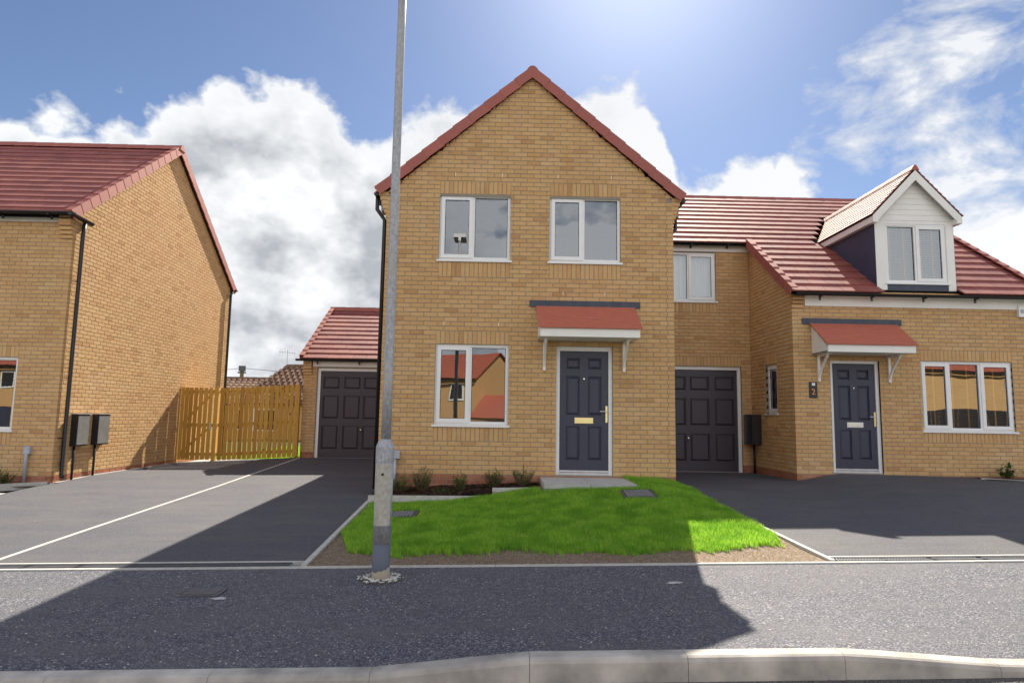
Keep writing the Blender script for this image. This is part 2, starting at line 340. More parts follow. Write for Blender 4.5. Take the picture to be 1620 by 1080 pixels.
# ------------------------------------------------------------------ mesh helpers
org = {}
class Fr:                              # wall frame: u along the wall (to the right seen from outside), n outwards, z up
    def __init__(s, o, U, N): s.o, s.U, s.N = o, U, N
    def p(s, u, n, z): return (s.o[0] + s.U[0] * u + s.N[0] * n, s.o[1] + s.U[1] * u + s.N[1] * n, z)
def front(Y): return Fr((0, Y), (1, 0), (0, -1))     # u = X
def right(X): return Fr((X, 0), (0, 1), (1, 0))      # faces +X, u = Y
def left(X): return Fr((X, 0), (0, -1), (-1, 0))     # faces -X, u = -Y
def back(Y): return Fr((0, Y), (-1, 0), (0, 1))
WF = front(0)
BOXF = [(0, 1, 2, 3), (7, 6, 5, 4), (0, 4, 5, 1), (1, 5, 6, 2), (2, 6, 7, 3), (3, 7, 4, 0)]
class MB:
    def __init__(s): s.v = []; s.f = []
    def add(s, vs, fs):
        k = len(s.v); s.v += [tuple(p) for p in vs]; s.f += [tuple(i + k for i in f) for f in fs]; return s
    def box(s, F, u0, u1, n0, n1, z0, z1):       # n1 is the outer face
        P = F.p
        vs = [P(u0, n1, z0), P(u1, n1, z0), P(u1, n1, z1), P(u0, n1, z1), P(u0, n0, z0), P(u1, n0, z0), P(u1, n0, z1), P(u0, n0, z1)]
        return s.add(vs, BOXF)
    def abox(s, x0, x1, y0, y1, z0, z1): return s.box(WF, x0, x1, -y1, -y0, z0, z1)
    def quad(s, *p): return s.add(p, [tuple(range(len(p)))])
    def prism(s, poly, d):                        # poly (outer side, CCW seen from outside) extruded by vector d
        n = len(poly); q = [tuple(a + b for a, b in zip(p, d)) for p in poly]
        fs = [tuple(range(n)), tuple(range(2 * n - 1, n - 1, -1))] + [(i, i + n, (i + 1) % n + n, (i + 1) % n) for i in range(n)]
        return s.add(list(poly) + q, fs)
    def tube(s, pts, r, seg=10, cap=True):
        pts = [Vector(p) for p in pts]; rs = r if isinstance(r, (list, tuple)) else [r] * len(pts)
        rings = []
        for i, p in enumerate(pts):
            t = (pts[min(i + 1, len(pts) - 1)] - pts[max(i - 1, 0)]).normalized()
            a = t.cross(Vector((0, 1, 0.01))).normalized() if abs(t.y) < .9 else t.cross(Vector((1, 0, 0))).normalized()
            b = t.cross(a).normalized()
            rings.append([p + (a * math.cos(2 * math.pi * k / seg) + b * math.sin(2 * math.pi * k / seg)) * rs[i] for k in range(seg)])
        k0 = len(s.v)
        for rg in rings: s.v += [tuple(x) for x in rg]
        for i in range(len(rings) - 1):
            for k in range(seg):
                a = k0 + i * seg + k; b = k0 + i * seg + (k + 1) % seg
                s.f.append((a, b, b + seg, a + seg))
        if cap:
            s.f.append(tuple(k0 + k for k in range(seg))[::-1]); s.f.append(tuple(k0 + (len(rings) - 1) * seg + k for k in range(seg)))
        return s
    def build(s, name, mat, parent=None, kind=None, smooth=False, label=None):
        o0 = org[parent.name] if parent else (0, 0, 0)
        me = bpy.data.meshes.new(name)
        me.from_pydata([(x - o0[0], y - o0[1], z + (EYE if not parent else EYE - o0[2])) for x, y, z in s.v], [], s.f)
        if smooth: me.shade_smooth() if hasattr(me, 'shade_smooth') else None
        me.materials.append(M[mat]); me.update()
        o = bpy.data.objects.new(name, me); C.objects.link(o)
        if parent: o.parent = parent
        org[o.name] = o0
        if kind: o['kind'] = kind
        if label: o['label'] = label
        return o
def thing(name, loc, label, cat, group=None):
    o = bpy.data.objects.new(name, None); C.objects.link(o); o.empty_display_size = .3
    o.location = (loc[0], loc[1], loc[2] + EYE); org[o.name] = (loc[0], loc[1], loc[2] + EYE)
    o['label'] = label; o['category'] = cat
    if group: o['group'] = group
    return o
def tag(o, label, cat, group=None):
    o['label'] = label; o['category'] = cat
    if group: o['group'] = group
    return o
def place(name, me, parent, loc):     # shared mesh, loc in eye coordinates
    o = bpy.data.objects.new(name, me); C.objects.link(o); q = org[parent.name]
    o.parent = parent; o.location = (loc[0] - q[0], loc[1] - q[1], loc[2] + EYE - q[2]); org[o.name] = q
    return o

# ------------------------------------------------------------------ brickwork
BR_F = [(0, 1, 5, 4), (1, 2, 6, 5), (2, 3, 7, 6), (3, 0, 4, 7), (4, 5, 9, 8), (5, 6, 10, 9), (6, 7, 11, 10), (7, 4, 8, 11), (8, 9, 10, 11)]
def brick_vs(F, u, z, w, h, d, n0=0.0, bv=.0035, tl=0.0, tr=0.0):
    a, b, c, e = u - w / 2, u + w / 2, z - h / 2, z + h / 2
    P = F.p
    if tl or tr:
        A, B = a + tl, b - tr
        if B - A < .012: A = B = (A + B) / 2; A -= .006; B += .006
        return [P(a, n0 - d, c), P(b, n0 - d, c), P(B, n0 - d, e), P(A, n0 - d, e), P(a, n0 - bv, c), P(b, n0 - bv, c), P(B, n0 - bv, e), P(A, n0 - bv, e),
                P(a + bv, n0, c + bv), P(b - bv, n0, c + bv), P(B - bv, n0, e - bv), P(A + bv, n0, e - bv)]
    return [P(a, n0 - d, c), P(b, n0 - d, c), P(b, n0 - d, e), P(a, n0 - d, e),
            P(a, n0 - bv, c), P(b, n0 - bv, c), P(b, n0 - bv, e), P(a, n0 - bv, e),
            P(a + bv, n0, c + bv), P(b - bv, n0, c + bv), P(b - bv, n0, e - bv), P(a + bv, n0, e - bv)]
brick_cache = {}
def emit_bricks(wall, F, bricks, mat, nsing):
    """bricks: (u, z, w, h, depth). The first nsing standard ones become objects, the rest one part."""
    std = [b for b in bricks if len(b) == 5 and b[4] < .1 and (abs(b[2] - .2145) < .002 or (b[3] > .15))]
    std.sort(key=lambda b: b[1] if b[3] < .15 else -9)
    if nsing < len(std) and nsing > 0:
        std = std[:nsing]
    elif nsing <= 0: std = []
    ids = set(id(b) for b in std)
    for b in std:
        key = (F.N, round(b[2], 3), round(b[3], 3), mat)
        if key not in brick_cache:
            m = MB().add(brick_vs(Fr((0, 0), F.U, F.N), 0, 0, b[2], b[3], b[4]), BR_F)
            me = bpy.data.meshes.new('brick'); me.from_pydata(m.v, [], m.f); me.materials.append(M[mat]); brick_cache[key] = me
        place('brick', brick_cache[key], wall, F.p(b[0], rnd.uniform(-.0012, .0012), b[1]))
    mb = MB()
    for b in bricks:
        if id(b) in ids: continue
        mb.add(brick_vs(F, b[0], b[1], b[2], b[3], b[4], rnd.uniform(-.0012, .0012), tl=b[5] if len(b) > 5 else 0, tr=b[6] if len(b) > 6 else 0), BR_F)
    if mb.v: mb.build('brickwork', mat, wall, kind='stuff')
def brick_wall(wall, F, u0, u1, zb, zt, zref, c=.075, holes=(), soldiers=(), prof=None, nsing=0, anchor='l', qpar=None, plinth=None, ends='', topcut=None):
    """ends: which ends carry quoins ('l','r','lr'); qpar: rows (0/1) whose end brick runs through to the corner"""
    norm, red = [], []
    k0 = int(math.floor((zb - zref) / c + .01)); k1 = int(math.ceil((zt - zref) / c - .01))
    blk = [tuple(h) for h in holes] + [tuple(s) for s in soldiers]
    for k in range(k0, k1):
        za, ze = zref + k * c + .005, zref + (k + 1) * c - .0055
        za = max(za, zb) if za < zb - .01 else za; ze = min(ze, zt)
        if ze - za < .02: continue
        zm = (za + ze) / 2
        lo, hi = (u0, u1) if prof is None else prof(za)
        lo2, hi2 = (u0, u1) if prof is None else prof(ze)
        if hi - lo < .05: continue
        slo, shi = lo2 - lo, hi - hi2
        par = k % 2
        il, ir = lo, hi
        thr = {}
        if 'l' in ends and abs(lo - u0) < .001:
            if par != qpar: il = lo + .1125
            else: thr['l'] = True
        if 'r' in ends and abs(hi - u1) < .001:
            if par != qpar: ir = hi - .1125
            else: thr['r'] = True
        ivs = [(il, ir)]
        for h in blk:
            if min(h[3], ze) - max(h[2], za) > .02:
                n = []
                for a, b in ivs:
                    if h[1] <= a or h[0] >= b: n.append((a, b)); continue
                    if h[0] > a: n.append((a, h[0]))
                    if h[1] < b: n.append((h[1], b))
                ivs = n
        ph = (par if qpar is None else (0 if par == qpar else 1)) * .1125
        base = (u0 + ph) if anchor == 'l' else (u1 - ph)
        for a, b in ivs:
            # joints at base + j*.225
            j = math.floor((a - base) / .225 + 1e-6) if anchor == 'l' else math.floor((a - base) / .225 + 1e-6)
            x = base + j * .225
            while x < b - .001:
                p, q = max(a + (0.0 if x <= a else 0), x), min(b, x + .225)
                # brick occupies from joint to joint minus the joint
                p2 = p + (.005 if x > a - .001 and abs(p - il) > .001 else 0.0); q2 = q - (.0055 if x + .225 < b + .001 and abs(q - ir) > .001 else 0.0)
                if q2 - p2 > .035:
                    dd = .07
                    if ('l' in thr and abs(p - il) < .001) or ('r' in thr and abs(q - ir) < .001): dd = .1025
                    bt = ((p2 + q2) / 2, zm, q2 - p2, ze - za, dd)
                    L_ = min(max(0, lo2 - p2), q2 - p2 - .008) if slo > .002 else 0; R_ = min(max(0, q2 - hi2), q2 - p2 - .008) if shi > .002 else 0
                    if L_ or R_:
                        if q2 - p2 - L_ - R_ < -.04: x += .225; continue
                        bt += (L_, R_)
                    (red if (plinth is not None and zm < plinth) else norm).append(bt)
                x += .225
    for (a, b, z0, z1) in soldiers:
        n = max(1, int(round((b - a) / .075))); wd = (b - a) / n
        for i in range(n):
            (red if (plinth is not None and z1 < plinth) else norm).append((a + (i + .5) * wd, (z0 + z1) / 2, wd - .0105, z1 - z0 - .0105, .069))
    nr_ = min(nsing // 8, len(red)) if red else 0
    emit_bricks(wall, F, norm, 'brick', nsing - nr_)
    if red: emit_bricks(wall, F, red, 'redbrick', nr_)
def wall_core(house, F, u0, u1, zb, zt, holes=(), gable=None, th=.28, name='wall', mat='mortar', ins=.010):
    a0, a1 = u0 + ins, u1 - ins
    us = sorted({a0, a1, *[x for h in holes for x in h[:2] if a0 < x < a1]}); zs = sorted({zb, zt, *[x for h in holes for x in h[2:] if zb < x < zt]})
    mb = MB(); nf, nb = -.006, -th
    for i in range(len(us) - 1):
        for j in range(len(zs) - 1):
            cu, cz = (us[i] + us[i + 1]) / 2, (zs[j] + zs[j + 1]) / 2
            if any(h[0] < cu < h[1] and h[2] < cz < h[3] for h in holes): continue
            A, B, c_, D = us[i], us[i + 1], zs[j], zs[j + 1]
            mb.quad(F.p(A, nf, c_), F.p(B, nf, c_), F.p(B, nf, D), F.p(A, nf, D))
            mb.quad(F.p(B, nb, c_), F.p(A, nb, c_), F.p(A, nb, D), F.p(B, nb, D))
    for h in holes:
        A, B, c_, D = max(h[0], a0), min(h[1], a1), h[2], h[3]
        mb.quad(F.p(A, nf, c_), F.p(A, nf, D), F.p(A, nb, D), F.p(A, nb, c_)); mb.quad(F.p(B, nf, D), F.p(B, nf, c_), F.p(B, nb, c_), F.p(B, nb, D))
        mb.quad(F.p(A, nf, D), F.p(B, nf, D), F.p(B, nb, D), F.p(A, nb, D)); mb.quad(F.p(B, nf, c_), F.p(A, nf, c_), F.p(A, nb, c_), F.p(B, nb, c_))
    mb.quad(F.p(a0, nf, zb), F.p(a0, nf, zt), F.p(a0, nb, zt), F.p(a0, nb, zb)); mb.quad(F.p(a1, nf, zt), F.p(a1, nf, zb), F.p(a1, nb, zb), F.p(a1, nb, zt))
    if gable:      # list of (u,z), CCW, starting and ending on zt
        mb.quad(*[F.p(u, nf, z) for u, z in gable]); mb.quad(*[F.p(u, nb, z) for u, z in gable[::-1]])
    return mb.build(name, mat, house)

# ------------------------------------------------------------------ roofs
def vadd(*vs): return tuple(sum(c) for c in zip(*vs))
def vm(v, k): return tuple(c * k for c in v)
def unit(v):
    l = math.sqrt(sum(c * c for c in v)); return tuple(c / l for c in v)
def cross(a, b): return (a[1] * b[2] - a[2] * b[1], a[2] * b[0] - a[0] * b[2], a[0] * b[1] - a[1] * b[0])
def roof_tiles(roof, O, U, S, rows, g, w, spans, nsing, mat='tile', tail=.027):
    """O eave point, U along the eave, S up the slope; spans(i) gives the u intervals of row i"""
    N = cross(U, S)
    if N[2] < 0: N = vm(N, -1)
    def P(u, s, n): return vadd(O, vm(U, u), vm(S, s), vm(N, n))
    def vs(u0, u1, s0, dn):
        L = g + .05
        return [P(u0, s0, tail + dn), P(u1, s0, tail + dn), P(u1, s0 + L, .003 + dn), P(u0, s0 + L, .003 + dn),
                P(u0, s0, 2 * tail + dn), P(u1, s0, 2 * tail + dn), P(u1, s0 + L, .003 + tail + dn), P(u0, s0 + L, .003 + tail + dn)]
    fs = [(4, 5, 6, 7), (0, 1, 5, 4), (1, 2, 6, 5), (3, 0, 4, 7)]
    if cross(U, S)[2] < 0: fs = [f[::-1] for f in fs]
    full, rest = [], MB()
    for i in range(rows):
        s0 = i * g - .03
        for a, b in spans(i):
            x = a - (w / 2 if i % 2 else 0)
            while x < b - .02:
                p, q = max(a, x) + .003, min(b, x + w) - .003
                if q - p > .03:
                    if abs(q - p - w + .006) < .002 and len(full) < nsing: full.append((p, s0))
                    else: rest.add(vs(p, q, s0, rnd.uniform(-.001, .001)), fs)
                x += w
    if full:
        O_ = O; O0 = (0, 0, 0)
        N_ = N
        loc = [vadd(vm(U, a), vm(S, b_), vm(N_, n)) for a, b_, n in
               [(0, 0, tail), (w - .006, 0, tail), (w - .006, g + .05, .003), (0, g + .05, .003),
                (0, 0, 2 * tail), (w - .006, 0, 2 * tail), (w - .006, g + .05, .003 + tail), (0, g + .05, .003 + tail)]]
        me = bpy.data.meshes.new('roof_tile'); me.from_pydata(loc, [], fs); me.materials.append(M[mat])
        for p, s0 in full: place('roof_tile', me, roof, P(p, s0, rnd.uniform(-.001, .001)))
    if rest.v: rest.build('tile_courses', mat, roof, kind='stuff')
def ridge(roof, A, B, mat='verge', step=.45, r=.13, drop=.10):
    A, B = Vector(A), Vector(B); L = (B - A).length; n = max(1, round(L / step)); d = (B - A) / n; t = d.normalized()
    side = Vector((0, 0, 1)).cross(t).normalized(); up = Vector((0, 0, 1))
    prof = [(-r, -drop), (-r * .62, -.012), (-r * .25, .032), (r * .25, .032), (r * .62, -.012), (r, -drop)]
    loc = []
    for q, e in ((Vector((0, 0, 0)), 0), (d * 1.01, .008)):
        for a, b in prof: loc.append(q + side * a + up * (b + e))
    fs = [(i, i + 1, i + 7, i + 6) for i in range(5)] + [tuple(range(5, -1, -1)), tuple(range(6, 12))]
    me = bpy.data.meshes.new('ridge_tile'); me.from_pydata([tuple(v) for v in loc], [], fs); me.materials.append(M[mat])
    for i in range(n): place('ridge_tile', me, roof, tuple(A + d * i))
def verge(roof, O, S, N, Out, length, g=.33, mat='verge', hgt=.16):
    n = max(1, round(length / g)); g = length / n
    def L(s, nn, o): return vadd(vm(S, s), vm(N, nn), vm(Out, o))
    pr = [(.055, -.09), (.055, .035), (-hgt + .055, .035), (-hgt + .055, .012), (.035, .012), (.035, -.09)]
    loc = [L(-.02, a + .014, o + .004) for a, o in pr] + [L(g + .012, a, o) for a, o in pr]
    fs = [(i, (i + 1) % 6, (i + 1) % 6 + 6, i + 6) for i in range(6)] + [tuple(range(5, -1, -1)), tuple(range(6, 12))]
    me = bpy.data.meshes.new('verge_tile'); me.from_pydata(loc, [], fs); me.materials.append(M[mat])
    for i in range(n): place('verge_tile', me, roof, vadd(O, vm(S, i * g)))
def gutter(house, A, B, brackets=True, r=.056, out=(0, -1)):
    """half round gutter from A to B (horizontal), hung in front of the eave, out = horizontal outward unit"""
    A, B = Vector(A), Vector(B); mb = MB(); o = Vector((out[0], out[1], 0)); n = 8
    pr = []
    for k in range(n + 1):
        a = math.pi * k / n; pr.append(o * (r * math.cos(a)) + Vector((0, 0, -r * math.sin(a))))
    pr2 = [p * .86 for p in pr[::-1]]
    al = pr + pr2; m = len(al)
    mb.add([A + p for p in al] + [B + p for p in al], [(i, (i + 1) % m, (i + 1) % m + m, i + m) for i in range(m)] + [tuple(range(m - 1, -1, -1)), tuple(range(m, 2 * m))])
    for q in (A, B):
        mb.add([q + p for p in pr], [tuple(range(n + 1))])
    g = mb.build('gutter', 'black', house)
    L = (B - A).length; d = (B - A).normalized(); k = max(2, round(L / .95))
    if brackets:
        for i in range(k):
            c = A + d * (L * (i + .5) / k); b2 = MB()
            F = Fr((c.x, c.y), (d.x, d.y), (o.x, o.y))
            b2.box(F, -.018, .018, -r - .02, r + .004, c.z - r - .012, c.z - r + .006); b2.box(F, -.018, .018, -r - .02, -r, c.z - r - .07, c.z + .0)
            b2.build('gutter_bracket', 'black', g)
    return g
def pipe(house, pts, r=.034, mat='black', name='downpipe'):
    mb = MB(); mb.tube(pts, r, 10); o = mb.build(name, mat, house, smooth=True); return o

# ------------------------------------------------------------------ joinery
def ring(mb, F, u0, u1, z0, z1, w, n0, n1, wb=None):
    wb = wb or w
    mb.box(F, u0, u0 + w, n0, n1, z0, z1); mb.box(F, u1 - w, u1, n0, n1, z0, z1)
    mb.box(F, u0 + w, u1 - w, n0, n1 - .0005, z1 - w, z1); mb.box(F, u0 + w, u1 - w, n0, n1 - .0005, z0, z0 + wb)
def window(house, F, u0, u1, z0, z1, lights, setb=.040, sill=.035, inner=None, label=None, sillw=.03, room=True):
    f = MB(); nf = -setb; nb = nf - .07
    W = u1 - u0
    ring(f, F, u0, u1, z0, z1, .05, nb, nf, .055)
    f.box(F, u0, u1, nf, nf + .012, z1 - .03, z1 - .002)           # head trim
    bounds = [u0 + .05] + [u0 + W * m for m in [l[1] for l in lights[:-1]]] + [u1 - .05]
    for m in bounds[1:-1]: f.box(F, m - .027, m + .027, nb, nf - .001, z0 + .055, z1 - .05)
    win = f.build('window', 'upvc', house, label=label)
    for i, l in enumerate(lights):
        a = bounds[i] + (.027 if i else 0); b = bounds[i + 1] - (.027 if i < len(lights) - 1 else 0)
        c, d = z0 + .055, z1 - .05; ng = nf - .035
        if l[2] == 'sash':
            s = MB(); ring(s, F, a - .018, b + .018, c - .018, d + .018, .062, nf - .05, nf + .016); s.build('sash', 'upvc', win)
            a, b, c, d = a + .044, b - .044, c + .044, d - .044; ng = nf - .012
        g2 = MB(); ring(g2, F, a - .001, b + .001, c - .001, d + .001, .009, ng - .004, ng + .006); g2.build('gasket', 'meterside', win)
        MB().quad(F.p(a, ng, c), F.p(b, ng, c), F.p(b, ng, d), F.p(a, ng, d)).build('pane', 'glass', win)
        if inner in ('blind', 'woodblind'):
            s = MB(); n = int((d - c) / .042)
            for k in range(n):
                z = c + (k + .5) * (d - c) / n
                s.quad(F.p(a - .03, ng - .075, z - .012), F.p(b + .03, ng - .075, z - .012), F.p(b + .03, ng - .095, z + .013), F.p(a - .03, ng - .095, z + .013))
            s.build('blind', inner, win, kind='stuff')
            t = MB(); nt_ = 2 if (b - a) > .45 or inner == 'blind' else 1
            for k in range(nt_):
                tu = a + (b - a) * ((.18, .72)[k] if nt_ == 2 else .55); t.box(F, tu - .015, tu + .015, ng - .074, ng - .071, c - .01, d + .01)
            t.build('blind_tape', 'tape', win)
    if inner == 'curtain':
        m = MB(); n = 90; P0 = []
        for k in range(n + 1):
            u = u0 + .03 + (W - .06) * k / n; dn = .030 * math.sin(k * .55) + .012 * math.sin(k * 1.13 + 1)
            P0.append((u, -setb - .20 + dn))
        for k in range(n):
            (a, na), (b, nb_) = P0[k], P0[k + 1]
            m.quad(F.p(a, na, z0), F.p(b, nb_, z0), F.p(b, nb_, z1), F.p(a, na, z1))
        m.build('curtain', 'cream', win)
    if sill:
        MB().box(F, u0 - sillw, u1 + sillw, nf - .01, .028, z0 - sill, z0 - .001).build('sill', 'upvc', win)
    if room:
        d_ = 3.0; r = MB(); a, b, c, d = u0 - .7, u1 + .7, z0 - .8, z1 + .12; P = F.p; n0 = -.285
        r.quad(P(a, -d_, c), P(b, -d_, c), P(b, -d_, d), P(a, -d_, d)); r.quad(P(a, n0, c), P(a, -d_, c), P(a, -d_, d), P(a, n0, d)); r.quad(P(b, n0, c), P(b, n0, d), P(b, -d_, d), P(b, -d_, c))
        r.quad(P(a, n0, c), P(b, n0, c), P(b, -d_, c), P(a, -d_, c)); r.quad(P(a, n0, d), P(a, -d_, d), P(b, -d_, d), P(b, n0, d))
        r.build('room_lining', 'plaster', house)
    return win
def panel_in(mb, F, a, b, c, d, n, dep=.022, ins=.012, ins2=.048):
    def rc(i, nn): return [F.p(a + i, nn, c + i), F.p(b - i, nn, c + i), F.p(b - i, nn, d - i), F.p(a + i, nn, d - i)]
    vs = rc(0, n) + rc(.002, n - dep) + rc(ins, n - dep) + rc(ins2, n - .003)
    fs = []
    for r_ in range(3):
        for k in range(4): fs.append((r_ * 4 + k, r_ * 4 + (k + 1) % 4, (r_ + 1) * 4 + (k + 1) % 4, (r_ + 1) * 4 + k))
    fs.append((12, 13, 14, 15)); mb.add(vs, fs)
def panelled(mb, F, u0, u1, z0, z1, n, panels, th=.03, **kw):
    us = sorted({u0, u1, *[x for p in panels for x in p[:2]]}); zs = sorted({z0, z1, *[x for p in panels for x in p[2:]]})
    for i in range(len(us) - 1):
        for j in range(len(zs) - 1):
            cu, cz = (us[i] + us[i + 1]) / 2, (zs[j] + zs[j + 1]) / 2
            if any(p[0] < cu < p[1] and p[2] < cz < p[3] for p in panels): continue
            mb.quad(F.p(us[i], n, zs[j]), F.p(us[i + 1], n, zs[j]), F.p(us[i + 1], n, zs[j + 1]), F.p(us[i], n, zs[j + 1]))
    for p in panels: panel_in(mb, F, *p, n, **kw)
    mb.box(F, u0, u1, n - th - .02, n - .026, z0, z1)
def front_door(house, F, u0, u1, z0, z1, plate='chrome'):
    setb = .05
    f = MB(); nf = -setb
    f.box(F, u0, u0 + .062, nf - .07, nf, z0, z1); f.box(F, u1 - .062, u1, nf - .07, nf, z0, z1); f.box(F, u0 + .062, u1 - .062, nf - .07, nf - .0005, z1 - .07, z1)
    fr = f.build('door_frame', 'upvc', house)
    a, b, c, d = u0 + .066, u1 - .066, z0 + .045, z1 - .074
    MB().box(F, u0 + .063, u1 - .063, nf - .07, nf + .012, z0 + .001, z0 + .04).build('threshold', 'alu', fr)
    W, H = b - a, d - c
    def pz(p, q): return (d - q * H, d - p * H)
    ps = []
    for x0, x1 in ((.13, .41), (.58, .86)):
        for y0, y1 in ((.055, .152), (.208, .535), (.624, .902)):
            zz = pz(y0, y1); ps.append((a + x0 * W, a + x1 * W, zz[0], zz[1]))
    m = MB(); nl = nf - .022
    panelled(m, F, a, b, c, d, nl, ps)
    dr = m.build('front_door', 'door', house)
    MB().box(F, a, b, nl, nl + .012, c + .002, c + .03).build('weather_bar', 'alu', dr)
    z = pz(.553, .6); MB().box(F, a + .31 * W, a + .69 * W, nl, nl + .008, z[0], z[1]).build('letter_plate', 'upvc' if plate == 'chrome' else 'brass', dr)
    MB().box(F, a + .345 * W, a + .655 * W, nl + .0085, nl + .012, z[0] + .018, z[1] - .018).build('letter_flap', plate, dr)
    z = pz(.455, .59); h = MB().box(F, a + .945 * W, a + .985 * W, nl, nl + .012, z[0], z[1])
    h.build('handle_plate', 'brass', dr)
    zc = d - .50 * H; lv = MB(); lv.tube([F.p(a + .965 * W, nl + .01, zc), F.p(a + .965 * W, nl + .05, zc), F.p(a + .82 * W, nl + .05, zc)], .009, 8); lv.build('lever_handle', 'chrome', dr)
    v = MB(); v.tube([F.p(a + .5 * W, nl, d - .23 * H), F.p(a + .5 * W, nl + .008, d - .23 * H)], .012, 10); v.build('door_viewer', 'chrome', dr)
    return dr
def garage_door(house, F, u0, u1, z0, z1, fw=.075, head=.075):
    f = MB(); nf = -.05
    f.box(F, u0, u0 + fw, nf - .06, nf, z0, z1); f.box(F, u1 - fw, u1, nf - .06, nf, z0, z1); f.box(F, u0 + fw, u1 - fw, nf - .06, nf - .0005, z1 - head, z1)
    f.build('garage_door_frame', 'upvc', house)
    a, b, c, d = u0 + fw + .004, u1 - fw - .004, z0 + .012, z1 - head - .004; W, H = b - a, d - c; ps = []
    for x0, x1 in ((.030, .227), (.282, .480), (.520, .718), (.773, .970)):
        for y0, y1 in ((.066, .207), (.285, .555), (.632, .905)):
            ps.append((a + x0 * W, a + x1 * W, d - y1 * H, d - y0 * H))
    m = MB(); nl = nf - .03
    panelled(m, F, a, b, c, d, nl, ps, dep=.024, ins=.014, ins2=.05)
    g = m.build('garage_door', 'garage', house)
    cr = MB()
    for x in (.255, .49, .51, .745): cr.box(F, a + x * W - .003, a + x * W + .003, nl, nl + .004, c, d)
    cr.build('door_rib', 'garage', g, kind='stuff')
    hz = d - .70 * H; hh = MB(); hh.tube([F.p(a + .5 * W, nl, hz), F.p(a + .5 * W, nl + .045, hz)], [.012, .02], 10); hh.build('handle', 'black', g)
    h2 = MB(); h2.tube([F.p(a + .5 * W, nl, hz + .05), F.p(a + .5 * W, nl + .012, hz + .05)], .014, 10); h2.build('lock', 'chrome', g)
    MB().box(F, u0 + fw, u1 - fw, nf - .05, nf + .01, z0 - .004, z0 + .009).build('threshold_strip', 'galv', g)
    return g
def canopy(house, F, u0, u1, zt, bat, zf):
    """u0,u1 roof width, zt top at wall, bat=(u0,u1,z0,z1) flashing board, zf fascia bottom"""
    D = .62; ze = zf + .125
    root = MB().box(F, u0 + .03, u1 - .03, .002, D - .02, zf + .002, zf + .02).build('door_canopy', 'white', house)
    r = MB(); n = 9
    for i in range(n):
        t0, t1 = i / n, (i + 1) / n
        def q(t, lift): return (D + .03 - t * (D + .03), ze + .012 + (zt - ze) * t + lift)
        (na, za), (nb, zb) = q(t0, .016), q(t1, .004); e = .0008 * i
        P = F.p
        r.add([P(u0 - e, na, za), P(u1 + e, na, za), P(u1 + e, nb, zb), P(u0 - e, nb, zb), P(u0 - e, na, za - .022), P(u1 + e, na, za - .022), P(u1 + e, nb, zb - .03), P(u0 - e, nb, zb - .03)],
              [(0, 1, 2, 3), (4, 5, 1, 0), (5, 6, 2, 1), (7, 4, 0, 3), (7, 6, 5, 4)])
    r.build('canopy_roof', 'canopy', root)
    MB().box(F, u0 + .035, u1 - .035, D - .03, D - .002, zf, ze + .005).build('fascia', 'white', root)
    for u in (u0 + .03, u1 - .045):
        c = MB(); P = F.p
        c.prism([P(u, .003, zf - .001), P(u, D - .032, zf - .001), P(u, D - .032, ze - .012), P(u, .003, zt - .03)], tuple(k * .015 for k in (F.U[0], F.U[1], 0)))
        c.build('cheek', 'white', root)
    MB().box(F, bat[0], bat[1], .001, .022, bat[2], bat[3]).build('flashing_board', 'lead', root)
    for u in (u0 + .14, u1 - .18):
        b = MB(); b.box(F, u - .022, u + .022, .001, .04, zf - .50, zf - .001)
        b.box(F, u - .022, u + .022, .04, .40, zf - .04, zf - .0015)
        P = F.p; pp = []
        for k in range(7):
            t = k / 6; pp.append((.04 + .32 * t ** 1.25, zf - .40 + .36 * t ** .9))
        for (n0, z0), (n1, z1) in zip(pp[:-1], pp[1:]):
            b.add([P(u - .018, n0, z0), P(u + .018, n0, z0), P(u + .018, n1, z1), P(u - .018, n1, z1), P(u - .018, n0 + .012, z0 - .032), P(u + .018, n0 + .012, z0 - .032), P(u + .018, n1 + .012, z1 - .032), P(u - .018, n1 + .012, z1 - .032)], BOXF)
        b.build('bracket', 'white', root)
    return root
TWO_L = [(0, .475, 'sash'), (.475, 1, 'fixed')]
TWO_R = [(0, .50, 'fixed'), (.50, 1, 'sash')]
def zone(c, zref, zw, up, n=3):
    """soldier course zone snapped to the course grid, above (up) or below the opening edge zw"""
    k = (zw - zref) / c
    if up: return (zw, zref + c * (round(k) + n))
    return (zref + c * (round(k) - n), zw)

